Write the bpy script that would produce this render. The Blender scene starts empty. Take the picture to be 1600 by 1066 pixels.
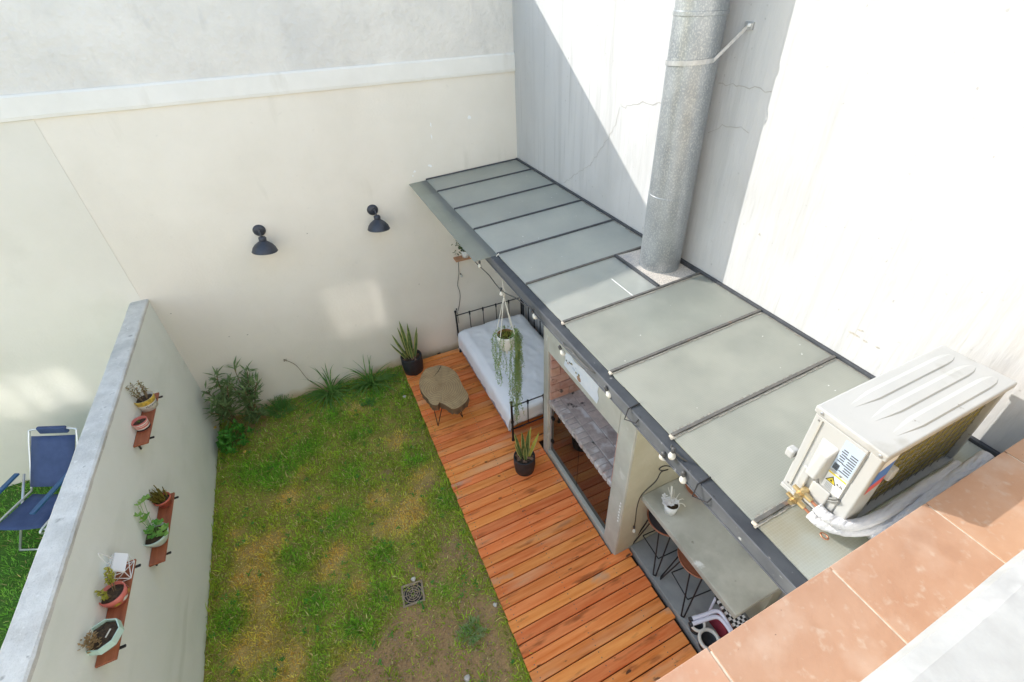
import bpy, bmesh, math, random
import numpy as np
from mathutils import Vector, Matrix, Euler, noise as mnoise

random.seed(7)
rng = np.random.default_rng(7)
SC = bpy.context.scene
COL = SC.collection
R = math.radians

# ------------------------------------------------------------------ camera
CAM_Z = 4.6
cam_d = bpy.data.cameras.new('camera')
cam_d.sensor_width = 36.0
cam_d.lens = 732.357 / 1600 * 36.0
cam_d.shift_x = -17.26 / 1600
cam_d.shift_y = -27.51 / 1600
cam_d.clip_start = 0.02
cam_d.clip_end = 400
cam = bpy.data.objects.new('camera', cam_d)
cam.location = (0, 0, CAM_Z)
cam.rotation_euler = (R(54.0719), R(1.39343), R(-25.75165))
COL.objects.link(cam)
SC.camera = cam

# ------------------------------------------------------------------ sky, sun, exposure
SUN_TRAVEL = Vector((0.616, -0.788, -0.541)).normalized()
world = bpy.data.worlds.new('World')
SC.world = world
world.use_nodes = True
wn = world.node_tree
bg = wn.nodes['Background']
sky = wn.nodes.new('ShaderNodeTexSky')
sky.sky_type = 'NISHITA'
sky.sun_disc = False
sky.sun_elevation = R(28.4)
sky.sun_rotation = R(-38.0)
sky.air_density = 1.4
sky.dust_density = 0.8
sky.ozone_density = 0.7
wn.links.new(sky.outputs['Color'], bg.inputs['Color'])
bg.inputs['Strength'].default_value = 0.15
sun_d = bpy.data.lights.new('sun', 'SUN')
sun_d.energy = 2.0
sun_d.angle = R(0.53)
sun_d.color = (1.0, 0.955, 0.89)
sun = bpy.data.objects.new('sun', sun_d)
sun.rotation_euler = SUN_TRAVEL.to_track_quat('-Z', 'Y').to_euler()
sun.location = (-6, 9, 9)
COL.objects.link(sun)
vs = SC.view_settings
vs.view_transform = 'Standard'
vs.look = 'None'
vs.gamma = 1.0
vs.use_curve_mapping = False
vs.exposure = 1.43
SC.cycles.use_guiding = True
SC.cycles.guiding_training_samples = 64
SC.cycles.blur_glossy = 0.0
SC.cycles.max_bounces = 10
SC.cycles.diffuse_bounces = 6
SC.cycles.transparent_max_bounces = 12

# ------------------------------------------------------------------ pixel -> place helpers
_Rm = np.array(cam.rotation_euler.to_matrix())
def ray(x, y):
    return _Rm @ np.array([(x - 817.26) / 732.357, -(y - 505.49) / 732.357, -1.0])
def onz(x, y, z):
    d = ray(x, y); t = (z - CAM_Z) / d[2]
    return Vector((d[0] * t, d[1] * t, z))
def onx(x, y, X):
    d = ray(x, y); t = X / d[0]
    return Vector((X, d[1] * t, CAM_Z + d[2] * t))
def ony(x, y, Y):
    d = ray(x, y); t = Y / d[1]
    return Vector((d[0] * t, Y, CAM_Z + d[2] * t))

# ------------------------------------------------------------------ mesh builder
ORG = {}
class MB:
    def __init__(s):
        s.v = []; s.f = []; s.m = []
    def add(s, vs_, fs, mi=0):
        k = len(s.v)
        s.v.extend([tuple(p) for p in vs_])
        for f in fs:
            s.f.append(tuple(i + k for i in f)); s.m.append(mi)
        return s
    def box(s, x0, x1, y0, y1, z0, z1, mi=0):
        return s.add([(x0, y0, z0), (x1, y0, z0), (x1, y1, z0), (x0, y1, z0), (x0, y0, z1), (x1, y0, z1), (x1, y1, z1), (x0, y1, z1)],
                     [(0, 3, 2, 1), (4, 5, 6, 7), (0, 1, 5, 4), (1, 2, 6, 5), (2, 3, 7, 6), (3, 0, 4, 7)], mi)
    def obox(s, c, h, rot=None, mi=0):
        rot = rot or Matrix.Identity(3)
        c = Vector(c)
        vs_ = [c + rot @ Vector((sx * h[0], sy * h[1], sz * h[2])) for sz in (-1, 1) for sy in (-1, 1) for sx in (-1, 1)]
        return s.add(vs_, [(0, 2, 3, 1), (4, 5, 7, 6), (0, 1, 5, 4), (1, 3, 7, 5), (3, 2, 6, 7), (2, 0, 4, 6)], mi)
    def tube(s, pts, r, n=8, mi=0, cap=True, closed=False):
        pts = [Vector(p) for p in pts]
        N = len(pts)
        rr = r if isinstance(r, (list, tuple)) else [r] * N
        k = len(s.v)
        up = None
        for i, p in enumerate(pts):
            if closed: t = pts[(i + 1) % N] - pts[i - 1]
            else: t = pts[min(i + 1, N - 1)] - pts[max(i - 1, 0)]
            t = t.normalized() if t.length > 1e-9 else Vector((0, 0, 1))
            if up is None:
                up = Vector((0, 0, 1)) if abs(t.z) < 0.9 else Vector((1, 0, 0))
            a = (up - t * up.dot(t))
            a = a.normalized() if a.length > 1e-6 else t.orthogonal().normalized()
            up = a
            b = t.cross(a)
            for j in range(n):
                th = 2 * math.pi * j / n
                s.v.append(tuple(p + (a * math.cos(th) + b * math.sin(th)) * rr[i]))
        for i in range(N if closed else N - 1):
            i2 = (i + 1) % N
            for j in range(n):
                j2 = (j + 1) % n
                s.f.append((k + i * n + j, k + i * n + j2, k + i2 * n + j2, k + i2 * n + j)); s.m.append(mi)
        if cap and not closed:
            s.f.append(tuple(k + j for j in reversed(range(n)))); s.m.append(mi)
            s.f.append(tuple(k + (N - 1) * n + j for j in range(n))); s.m.append(mi)
        return s
    def lathe(s, prof, c=(0, 0, 0), n=24, rot=None, mi=0, wob=0.0, caps=(False, False)):
        rot = rot or Matrix.Identity(3); c = Vector(c); k = len(s.v)
        for (r, z) in prof:
            for j in range(n):
                th = 2 * math.pi * j / n
                q = 1 + wob * math.sin(3 * th + z * 9)
                s.v.append(tuple(c + rot @ Vector((r * q * math.cos(th), r * q * math.sin(th), z))))
        for i in range(len(prof) - 1):
            for j in range(n):
                j2 = (j + 1) % n
                s.f.append((k + i * n + j, k + i * n + j2, k + (i + 1) * n + j2, k + (i + 1) * n + j)); s.m.append(mi)
        if caps[0]: s.f.append(tuple(k + j for j in reversed(range(n)))); s.m.append(mi)
        if caps[1]: s.f.append(tuple(k + (len(prof) - 1) * n + j for j in range(n))); s.m.append(mi)
        return s
    def leaf(s, p, d, nrm, L, W, mi=0, fold=0.15, droop=0.0):
        p = Vector(p); d = Vector(d).normalized(); nrm = Vector(nrm)
        sd = d.cross(nrm)
        sd = sd.normalized() if sd.length > 1e-6 else d.orthogonal().normalized()
        u = sd.cross(d)
        m1 = p + d * L * .45 - u * fold * W
        tip = p + d * L - u * droop * L
        return s.add([p, m1 + sd * W * .5 + u * fold * W, tip, m1 - sd * W * .5 + u * fold * W, m1], [(0, 4, 1), (4, 2, 1), (0, 3, 4), (4, 3, 2)], mi)
    def strap(s, p, d, L, W, bend, n=5, mi=0, twist=0.0, z_floor=None):
        """a long arching blade"""
        p = Vector(p); d = Vector(d).normalized()
        sd = d.cross(Vector((0, 0, 1)))
        sd = sd.normalized() if sd.length > 1e-4 else Vector((1, 0, 0))
        k = len(s.v); q = p.copy(); dd = d.copy()
        for i in range(n + 1):
            t = i / n
            w = W * .5 * (1 - t ** 2.2) * (0.55 + 0.45 * min(1, t * 4)) + 0.0006
            s2 = (Matrix.Rotation(twist * t, 3, dd) @ sd)
            s.v.append(tuple(q + s2 * w)); s.v.append(tuple(q - s2 * w))
            dd = (dd + Vector((0, 0, -bend / n))).normalized()
            q = q + dd * (L / n)
            if z_floor is not None and q.z < z_floor: q.z = z_floor
        for i in range(n):
            a = k + 2 * i
            s.f.append((a, a + 1, a + 3, a + 2)); s.m.append(mi)
        return s
    def build(s, name, mats, parent=None, bevel=0.0, smooth=False, seg=2, loc=None):
        me = bpy.data.meshes.new(name)
        o = Vector((0, 0, 0))
        if loc is not None: o = Vector(loc)
        elif parent is not None: o = ORG.get(parent.name, Vector((0, 0, 0)))
        vv = [(a - o.x, b - o.y, c - o.z) for a, b, c in s.v]
        me.from_pydata(vv, [], s.f)
        if not isinstance(mats, (list, tuple)): mats = [mats]
        for m in mats: me.materials.append(m)
        if len(mats) > 1: me.polygons.foreach_set('material_index', s.m)
        if smooth: me.polygons.foreach_set('use_smooth', [True] * len(s.f))
        me.update()
        ob = bpy.data.objects.new(name, me)
        COL.objects.link(ob)
        if parent is not None:
            ob.parent = parent
            po = ORG.get(parent.name, Vector((0, 0, 0)))
            if loc is not None: ob.location = o - po
            ORG[ob.name] = o if loc is not None else po
        else:
            ob.location = o
            ORG[ob.name] = o
        if bevel > 0:
            b = ob.modifiers.new('bevel', 'BEVEL'); b.width = bevel; b.segments = seg; b.limit_method = 'ANGLE'; b.angle_limit = R(40)
            try: b.harden_normals = False
            except Exception: pass
        return ob

def tag(o, label=None, cat=None, group=None, kind=None):
    if label: o['label'] = label
    if cat: o['category'] = cat
    if group: o['group'] = group
    if kind: o['kind'] = kind
    return o
def thing(name, label, cat, loc, group=None):
    o = bpy.data.objects.new(name, None)
    o.empty_display_size = 0.1
    COL.objects.link(o)
    o.location = loc
    ORG[o.name] = Vector(loc)
    return tag(o, label, cat, group)
def share(src, parent, loc, rot=(0, 0, 0), scale=(1, 1, 1)):
    """another piece with the same mesh, under parent; loc in world coordinates"""
    c = src.copy(); COL.objects.link(c); c.parent = parent
    c.location = Vector(loc) - ORG[parent.name]; c.rotation_euler = rot; c.scale = scale
    ORG[c.name] = Vector(loc)
    return c
def bez(p0, p1, p2, n=10):
    p0, p1, p2 = Vector(p0), Vector(p1), Vector(p2)
    return [p0 * (1 - t) ** 2 + p1 * 2 * t * (1 - t) + p2 * t * t for t in [i / n for i in range(n + 1)]]
def smooth_path(pts, k=6):
    pts = [Vector(p) for p in pts]; out = []
    for i in range(len(pts) - 1):
        a = pts[max(i - 1, 0)]; b = pts[i]; c = pts[i + 1]; d = pts[min(i + 2, len(pts) - 1)]
        for j in range(k):
            t = j / k
            out.append(0.5 * ((2 * b) + (c - a) * t + (2 * a - 5 * b + 4 * c - d) * t * t + (3 * b - a - 3 * c + d) * t ** 3))
    out.append(pts[-1])
    return out

# ------------------------------------------------------------------ materials
MT = {}
def mat(name, c1, c2=None, scale=6.0, rough=0.7, bump=0.0, bscale=40.0, stretch=(1, 1, 1), metallic=0.0, spec=0.5,
        detail=6.0, contrast=(0.35, 0.65), objrand=0.0, spots=None, coord='Object', coat=0.0, trans=None, bdist=0.01, rvar=0.0):
    """noise-mixed procedural surface. spots = (colour, scale, threshold, softness)"""
    m = bpy.data.materials.new(name); m.use_nodes = True
    nt = m.node_tree; N = nt.nodes; Lk = nt.links
    b = N['Principled BSDF']
    b.inputs['Roughness'].default_value = rough
    b.inputs['Metallic'].default_value = metallic
    b.inputs['Specular IOR Level'].default_value = spec
    if coat: b.inputs['Coat Weight'].default_value = coat
    tc = N.new('ShaderNodeTexCoord'); mp = N.new('ShaderNodeMapping'); mp.inputs['Scale'].default_value = stretch
    vec = tc.outputs[coord]
    oi = None
    if objrand:
        oi = N.new('ShaderNodeObjectInfo')
        ad = N.new('ShaderNodeVectorMath'); ad.operation = 'ADD'
        mu = N.new('ShaderNodeVectorMath'); mu.operation = 'SCALE'; mu.inputs['Scale'].default_value = 37.0
        cb = N.new('ShaderNodeCombineXYZ')
        for k in range(3): Lk.new(oi.outputs['Random'], cb.inputs[k])
        Lk.new(cb.outputs[0], mu.inputs[0]); Lk.new(vec, ad.inputs[0]); Lk.new(mu.outputs[0], ad.inputs[1])
        vec = ad.outputs[0]
    Lk.new(vec, mp.inputs['Vector'])
    c2 = c2 or c1
    n1 = N.new('ShaderNodeTexNoise'); n1.inputs['Scale'].default_value = scale; n1.inputs['Detail'].default_value = detail
    n1.inputs['Roughness'].default_value = 0.62
    Lk.new(mp.outputs[0], n1.inputs['Vector'])
    cr = N.new('ShaderNodeValToRGB')
    cr.color_ramp.elements[0].position = contrast[0]; cr.color_ramp.elements[1].position = contrast[1]
    cr.color_ramp.elements[0].color = (*c1, 1); cr.color_ramp.elements[1].color = (*c2, 1)
    Lk.new(n1.outputs['Fac'], cr.inputs['Fac'])
    colour = cr.outputs['Color']
    if objrand:
        hs = N.new('ShaderNodeHueSaturation')
        mr = N.new('ShaderNodeMapRange'); mr.inputs['To Min'].default_value = 1 - objrand; mr.inputs['To Max'].default_value = 1 + objrand
        Lk.new(oi.outputs['Random'], mr.inputs['Value']); Lk.new(mr.outputs[0], hs.inputs['Value'])
        ml = N.new('ShaderNodeMath'); ml.operation = 'MULTIPLY_ADD'; ml.inputs[1].default_value = 7.13; ml.inputs[2].default_value = 0.0
        fr = N.new('ShaderNodeMath'); fr.operation = 'FRACT'
        mr2 = N.new('ShaderNodeMapRange'); mr2.inputs['To Min'].default_value = 0.5 - objrand * .06; mr2.inputs['To Max'].default_value = 0.5 + objrand * .06
        Lk.new(oi.outputs['Random'], ml.inputs[0]); Lk.new(ml.outputs[0], fr.inputs[0]); Lk.new(fr.outputs[0], mr2.inputs['Value']); Lk.new(mr2.outputs[0], hs.inputs['Hue'])
        Lk.new(colour, hs.inputs['Color']); colour = hs.outputs['Color']
    for sp in (spots or []):
        sc_, ss, th, sf = sp[:4]
        ns = N.new('ShaderNodeTexNoise'); ns.inputs['Scale'].default_value = ss; ns.inputs['Detail'].default_value = sp[4] if len(sp) > 4 else 4
        if len(sp) > 5:
            mp2 = N.new('ShaderNodeMapping'); mp2.inputs['Scale'].default_value = sp[5]; mp2.inputs['Location'].default_value = (3.1, 1.7, 5.3)
            Lk.new(vec, mp2.inputs['Vector']); Lk.new(mp2.outputs[0], ns.inputs['Vector'])
        else: Lk.new(vec, ns.inputs['Vector'])
        m_ = N.new('ShaderNodeMapRange'); m_.inputs['From Min'].default_value = th; m_.inputs['From Max'].default_value = th + sf
        Lk.new(ns.outputs['Fac'], m_.inputs['Value'])
        mx = N.new('ShaderNodeMixRGB'); mx.inputs['Color2'].default_value = (*sc_, 1)
        Lk.new(m_.outputs[0], mx.inputs['Fac']); Lk.new(colour, mx.inputs['Color1']); colour = mx.outputs[0]
    Lk.new(colour, b.inputs['Base Color'])
    if rvar:
        mr3 = N.new('ShaderNodeMapRange'); mr3.inputs['To Min'].default_value = rough - rvar; mr3.inputs['To Max'].default_value = rough + rvar
        Lk.new(n1.outputs['Fac'], mr3.inputs['Value']); Lk.new(mr3.outputs[0], b.inputs['Roughness'])
    if bump:
        nb = N.new('ShaderNodeTexNoise'); nb.inputs['Scale'].default_value = bscale; nb.inputs['Detail'].default_value = 5
        Lk.new(mp.outputs[0], nb.inputs['Vector'])
        bp = N.new('ShaderNodeBump'); bp.inputs['Strength'].default_value = bump; bp.inputs['Distance'].default_value = bdist
        Lk.new(nb.outputs['Fac'], bp.inputs['Height']); Lk.new(bp.outputs[0], b.inputs['Normal'])
    MT[name] = m
    return m
def leafmat(name, c1, c2, rough=0.5, scale=9.0, translucent=0.25):
    m = mat(name, c1, c2, scale=scale, rough=rough, spec=0.35)
    nt = m.node_tree; b = nt.nodes['Principled BSDF']; out = nt.nodes['Material Output']
    tr = nt.nodes.new('ShaderNodeBsdfTranslucent'); mx = nt.nodes.new('ShaderNodeMixShader'); mx.inputs[0].default_value = translucent
    src = b.inputs['Base Color'].links[0].from_socket
    nt.links.new(src, tr.inputs['Color'])
    nt.links.new(b.outputs[0], mx.inputs[1]); nt.links.new(tr.outputs[0], mx.inputs[2]); nt.links.new(mx.outputs[0], out.inputs['Surface'])
    return m
def attrmat(name, rough=0.8, translucent=0.0, bump=0.0, bscale=60, var=0.25):
    m = bpy.data.materials.new(name); m.use_nodes = True
    nt = m.node_tree; N = nt.nodes; Lk = nt.links; b = N['Principled BSDF']
    b.inputs['Roughness'].default_value = rough; b.inputs['Specular IOR Level'].default_value = 0.25
    at = N.new('ShaderNodeAttribute'); at.attribute_name = 'tint'
    col = at.outputs['Color']
    if var:
        tc = N.new('ShaderNodeTexCoord'); n1 = N.new('ShaderNodeTexNoise'); n1.inputs['Scale'].default_value = bscale; n1.inputs['Detail'].default_value = 5
        Lk.new(tc.outputs['Object'], n1.inputs['Vector'])
        mr = N.new('ShaderNodeMapRange'); mr.inputs['To Min'].default_value = 1 - var * 2; mr.inputs['To Max'].default_value = 1 + var * 2
        Lk.new(n1.outputs['Fac'], mr.inputs['Value'])
        hs = N.new('ShaderNodeHueSaturation'); Lk.new(mr.outputs[0], hs.inputs['Value']); Lk.new(col, hs.inputs['Color']); col = hs.outputs[0]
        if bump:
            bp = N.new('ShaderNodeBump'); bp.inputs['Strength'].default_value = bump; bp.inputs['Distance'].default_value = 0.02
            Lk.new(n1.outputs['Fac'], bp.inputs['Height']); Lk.new(bp.outputs[0], b.inputs['Normal'])
    Lk.new(col, b.inputs['Base Color'])
    if translucent:
        tr = N.new('ShaderNodeBsdfTranslucent'); mx = N.new('ShaderNodeMixShader'); mx.inputs[0].default_value = translucent
        Lk.new(col, tr.inputs['Color']); Lk.new(b.outputs[0], mx.inputs[1]); Lk.new(tr.outputs[0], mx.inputs[2]); Lk.new(mx.outputs[0], N['Material Output'].inputs['Surface'])
    MT[name] = m
    return m

mat('cream_wall', (.785, .740, .650), (.83, .785, .70), scale=1.3, rough=.9, bump=.18, bscale=34, spec=.2, spots=[((.73, .68, .60), 1.1, .56, .3, 6, (1, 1, .35)), ((.69, .65, .56), 3.2, .66, .14, 7, (1, 1, .2)), ((.75, .71, .63), 14, .66, .1, 6)])
mat('grey_wall', (.735, .705, .625), (.775, .745, .67), scale=1.1, rough=.9, bump=.16, bscale=38, spec=.2, spots=[((.69, .665, .585), 1.6, .57, .2, 7)])
mat('rough_white', (.69, .665, .615), (.78, .75, .695), scale=2.2, rough=.92, bump=.8, bscale=16, spec=.2, bdist=.02,
    spots=[((.60, .59, .565), 1.3, .50, .25, 9, (1, 1, .8)), ((.62, .60, .56), 7, .57, .2, 8, (1, 1, .4)), ((.48, .475, .46), 3.0, .63, .12, 9, (.6, 1, 1))])
mat('house_white', (.84, .83, .80), (.88, .87, .84), scale=1.5, rough=.9, bump=.1, bscale=50, spec=.2)
mat('ledge_plaster', (.78, .76, .70), (.83, .81, .755), scale=2.5, rough=.9, bump=.15, bscale=50, spec=.2, spots=[((.69, .66, .59), 5, .6, .2, 5, (1, 1, .3))])
mat('white_wall', (.485, .482, .474), (.53, .527, .518), scale=1.6, rough=.88, bump=.7, bscale=18, spec=.2, stretch=(1, 1, .22),
    spots=[((.42, .417, .408), 3.2, .54, .22, 7, (1, 2.6, .14)), ((.44, .436, .425), 1.0, .52, .2, 6), ((.39, .385, .375), 10, .62, .14, 7, (1, 2.4, .07)), ((.37, .365, .355), 26, .68, .06, 5)])
mat('sage_wall', (.775, .80, .73), (.82, .84, .78), scale=1.5, rough=.85, bump=.14, bscale=34, spec=.25, spots=[((.71, .74, .665), 2.4, .56, .25, 7, (1, .5, 1.6)), ((.655, .68, .60), 1.2, .65, .08, 8, (1, .35, 2.2))])
mat('coping_cement', (.54, .525, .485), (.68, .665, .62), scale=8, rough=.95, bump=.5, bscale=70, spec=.2, spots=[((.38, .37, .34), 14, .64, .08, 6), ((.72, .71, .67), 30, .62, .1), ((.44, .44, .41), 2.5, .58, .15, 7)])
mat('crack_dark', (.37, .355, .33), rough=1)
mat('patch_white', (.9, .9, .88), rough=.9)
mat('spall', (.50, .47, .41), (.36, .33, .28), scale=60, rough=1, bump=.4)
mat('deck_wood', (.76, .185, .036), (.95, .36, .115), scale=3.0, rough=.62, bump=.14, bscale=14, stretch=(.7, 9, 9), objrand=.13, contrast=(.28, .72), spec=.25,
    spots=[((.42, .11, .03), 2.3, .58, .14, 6, (1.3, 6, 6)), ((.12, .05, .024), 6.0, .69, .05, 3, (1, 2.6, 2.6)), ((.85, .46, .24), 1.2, .58, .2, 5, (.6, 4, 4)), ((.50, .36, .27), 1.6, .66, .1, 6, (1, 2, 2))])
mat('deck_joist', (.10, .05, .03), (.06, .035, .02), scale=8, rough=.9)
mat('screw', (.18, .15, .13), rough=.5, metallic=.6)
mat('concrete_grey', (.43, .42, .365), (.55, .54, .475), scale=3.2, rough=.72, bump=.16, bscale=45, spec=.35, spots=[((.33, .325, .285), 2.0, .58, .2, 7), ((.66, .65, .60), 6, .65, .1, 5)], rvar=.12)
mat('concrete_top', (.42, .41, .36), (.55, .54, .48), scale=3.0, rough=.5, bump=.08, bscale=45, spec=.35, spots=[((.29, .285, .245), 2.2, .55, .16, 9), ((.70, .70, .685), 6, .67, .05, 7), ((.24, .235, .20), 11, .67, .06, 6)], rvar=.15)
mat('concrete_slab', (.27, .28, .275), (.36, .365, .355), scale=4, rough=.8, bump=.2, bscale=50, spots=[((.18, .18, .17), 3, .62, .15, 6)])
mat('stucco_olive', (.50, .465, .335), (.60, .565, .44), scale=2.2, rough=.85, bump=.18, bscale=40, spec=.25, spots=[((.40, .37, .265), 2.1, .58, .2, 7, (1, 1, .5))])
mat('firebrick', (.50, .27, .20), (.60, .40, .33), scale=9, rough=.9, bump=.3, bscale=60, objrand=.14, spots=[((.28, .15, .12), 12, .64, .1), ((.12, .09, .08), 7, .70, .05)])
mat('ash_brick', (.36, .315, .30), (.55, .48, .45), scale=10, rough=.95, bump=.35, bscale=60, objrand=.07, spots=[((.66, .655, .66), 6, .52, .14, 8), ((.08, .075, .075), 8, .63, .07, 7), ((.56, .29, .23), 5, .66, .1)])
mat('mortar', (.42, .40, .38), (.30, .28, .27), scale=20, rough=1)
mat('soot', (.035, .032, .03), (.09, .08, .075), scale=6, rough=1)
mat('steel_dark', (.055, .06, .068), (.085, .09, .10), scale=12, rough=.42, metallic=.35, spots=[((.22, .14, .09), 7, .68, .08, 6)], rvar=.1)
mat('steel_beam', (.085, .09, .10), (.125, .13, .138), scale=6, rough=.42, metallic=.1, spots=[((.40, .40, .39), 25, .68, .06), ((.06, .065, .075), 3, .58, .2), ((.20, .15, .11), 11, .70, .05)], rvar=.1)
mat('beam_top', (.028, .032, .04), (.05, .055, .062), scale=9, rough=.55, spots=[((.18, .175, .17), 20, .68, .06)])
mat('bar_steel', (.10, .098, .09), (.15, .14, .125), scale=20, rough=.5, metallic=.2, spots=[((.26, .15, .09), 9, .66, .08, 6)])
mat('putty', (.40, .37, .31), (.27, .25, .21), scale=50, rough=.95)
mat('gravel_mortar', (.42, .38, .33), (.66, .60, .52), scale=90, rough=1, bump=.9, bscale=120, detail=3, spots=[((.30, .30, .32), 4, .6, .15)])
mat('galvanised', (.28, .305, .325), (.35, .375, .395), scale=7, rough=.36, metallic=.6, bump=.02, bscale=60, stretch=(1, 1, .8), rvar=.1,
    spots=[((.46, .48, .49), 120, .50, .16, 3, (1, 1, .7)), ((.24, .265, .285), 3, .58, .25)])
mat('strap_steel', (.42, .43, .44), (.54, .55, .55), scale=30, rough=.4, metallic=.7)
mat('ac_white', (.41, .41, .395), (.44, .44, .425), scale=3, rough=.42, spec=.45, spots=[((.33, .32, .29), 5, .64, .1, 8), ((.24, .22, .19), 22, .71, .04, 5)])
mat('ac_gap', (.42, .41, .37), rough=.6)  # faintly warmer than the casing, colours the edge groove strip
mat('ac_dark', (.20, .20, .19), rough=.6)
mat('coil', (.30, .24, .035), (.42, .34, .06), scale=4, rough=.45, metallic=.45, bump=.25, bscale=220, stretch=(1, 1, .02), spots=[((.16, .13, .03), 3, .6, .2)])
mat('brass', (.50, .37, .18), (.62, .48, .26), scale=30, rough=.35, metallic=.8)
mat('copper', (.58, .25, .14), (.42, .18, .11), scale=25, rough=.4, metallic=.75)
mat('pipe_wrap', (.56, .57, .60), (.68, .68, .69), scale=16, rough=.6, bump=.8, bscale=22, stretch=(.5, 2.5, 2.5), bdist=.02)
mat('rubber_grey', (.15, .155, .17), (.22, .225, .24), scale=14, rough=.8, bump=.4, bscale=40)
mat('label_blue', (.42, .50, .60), rough=.4)
mat('label_white', (.72, .72, .72), rough=.4)
mat('label_grey', (.36, .37, .37), rough=.4)
mat('print_dark', (.07, .07, .075), rough=.6)
mat('print_black', (.02, .02, .02), rough=.6)
mat('yellow_print', (.75, .58, .04), rough=.5)
mat('blue_print', (.06, .17, .50), rough=.5)
mat('red_print', (.62, .10, .08), rough=.5)
mat('terracotta', (.37, .205, .128), (.44, .275, .188), scale=4.5, rough=.62, bump=.14, bscale=40, objrand=.08, detail=10, contrast=(.3, .7),
    spots=[((.46, .335, .26), 6, .52, .25, 9), ((.45, .345, .27), 34, .58, .2, 8), ((.29, .155, .095), 3.5, .58, .18, 8), ((.15, .09, .065), 55, .74, .03, 3)])
mat('grout', (.62, .56, .46), (.46, .40, .32), scale=60, rough=.95)
mat('granite', (.335, .33, .315), (.39, .385, .37), scale=14, rough=.85, bump=.08, bscale=90, spots=[((.27, .265, .255), 9, .58, .2, 8), ((.43, .425, .41), 18, .60, .15)])
mat('lamp_metal', (.045, .05, .065), (.06, .066, .082), scale=10, rough=.42, metallic=.3, spec=.5)
mat('bulb_glass', (.60, .585, .52), (.66, .645, .58), rough=.12, spec=.7)
mat('cable', (.05, .05, .045), (.09, .085, .075), scale=30, rough=.6)
mat('socket', (.06, .06, .06), rough=.5)
mat('shelf_wood', (.26, .075, .035), (.38, .125, .06), scale=4, rough=.45, stretch=(7, .8, 7), spec=.4, spots=[((.60, .50, .42), 14, .74, .05, 5, (3, 1, 3)), ((.16, .05, .025), 5, .65, .1, 4, (6, 1, 6))])
mat('bracket', (.03, .03, .03), rough=.5, metallic=.4)
mat('pot_black', (.018, .02, .023), (.032, .034, .04), scale=14, rough=.55, bump=.1, bscale=40)
mat('soil', (.045, .03, .02), (.10, .065, .04), scale=45, rough=1, bump=.9, bscale=60, bdist=.02)
mat('bark', (.16, .09, .055), (.30, .18, .12), scale=25, rough=.9, bump=.4)
mat('red_clay', (.48, .10, .07), (.58, .16, .11), scale=9, rough=.55)
mat('red_glaze', (.56, .12, .10), (.64, .20, .15), scale=8, rough=.4)
mat('tin_white', (.68, .66, .60), (.74, .72, .66), scale=9, rough=.4)
mat('tin_yellow', (.62, .42, .06), (.40, .28, .05), scale=40, rough=.45, contrast=(.45, .55))
mat('celadon', (.50, .62, .55), (.56, .68, .61), scale=5, rough=.25, spec=.6)
mat('mint_glaze', (.47, .66, .57), (.54, .71, .63), scale=5, rough=.25, spec=.6)
mat('white_wire', (.80, .80, .79), rough=.4)
mat('white_pot', (.74, .74, .72), (.80, .80, .78), scale=8, rough=.45)
mat('duvet', (.84, .85, .885), (.88, .885, .915), scale=3, rough=.9, spec=.15, bump=.12, bscale=140)
mat('mattress_side', (.34, .35, .42), (.40, .41, .48), scale=9, rough=.95)
mat('iron_black', (.018, .018, .02), (.03, .03, .032), scale=20, rough=.45, metallic=.4)
mat('log_top', (.36, .24, .115), (.54, .385, .20), scale=5, rough=.6, bump=.15, bscale=30, spots=[((.26, .19, .11), 2.6, .54, .2, 6), ((.60, .43, .22), 3.1, .60, .2, 6)])
mat('log_bark', (.12, .075, .04), (.20, .12, .06), scale=14, rough=.9, bump=.6, bscale=30)
mat('log_crack', (.035, .025, .018), rough=1)
mat('rope', (.72, .69, .61), (.78, .76, .69), scale=60, rough=.95, bump=.5, bscale=200)
mat('blue_sling', (.03, .055, .14), (.045, .075, .18), scale=8, rough=.75, bump=.2, bscale=240)
mat('blue_arm', (.03, .10, .22), rough=.45)
mat('aluminium', (.62, .63, .65), (.68, .69, .70), scale=12, rough=.3, metallic=.7)
mat('copper_seat', (.40, .155, .085), (.50, .21, .12), scale=9, rough=.35, metallic=.45)
mat('seat_dark', (.035, .03, .03), (.06, .05, .05), scale=12, rough=.7)
mat('white_tube', (.66, .66, .78), (.70, .70, .80), scale=6, rough=.35)
mat('dark_red', (.22, .02, .04), (.34, .035, .05), scale=12, rough=.8)
mat('planks', (.42, .20, .10), (.55, .30, .17), scale=4, rough=.7, stretch=(.8, 8, 8))
mat('paper', (.66, .70, .76), (.74, .76, .79), scale=9, rough=.8, spots=[((.50, .27, .15), 20, .72, .04, 5)])
mat('drain_iron', (.26, .20, .13), (.36, .285, .20), scale=30, rough=.85)
mat('pebble', (.55, .50, .44), (.68, .64, .58), scale=20, rough=.9)
mat('grime', (.20, .185, .15), (.34, .32, .27), scale=30, rough=1)
mat('crumb_earth', (.24, .15, .085), (.42, .30, .19), scale=30, rough=1)
mat('droppings', (.80, .80, .78), rough=.9)
leafmat('oleander_leaf', (.085, .165, .055), (.26, .35, .14))
leafmat('bright_leaf', (.05, .21, .022), (.12, .36, .045))
leafmat('strap_leaf', (.07, .20, .03), (.17, .31, .07))
leafmat('herb_leaf', (.08, .24, .045), (.17, .34, .08))
leafmat('snake_green', (.06, .115, .035), (.20, .27, .09), scale=16)
leafmat('snake_yellow', (.52, .50, .14), (.62, .60, .24))
leafmat('trail_leaf', (.17, .27, .085), (.36, .46, .19))
leafmat('trail_core', (.24, .26, .04), (.40, .40, .08))
leafmat('ivy_leaf', (.10, .30, .045), (.28, .45, .10))
leafmat('jade_leaf', (.40, .40, .05), (.58, .52, .10))
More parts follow.
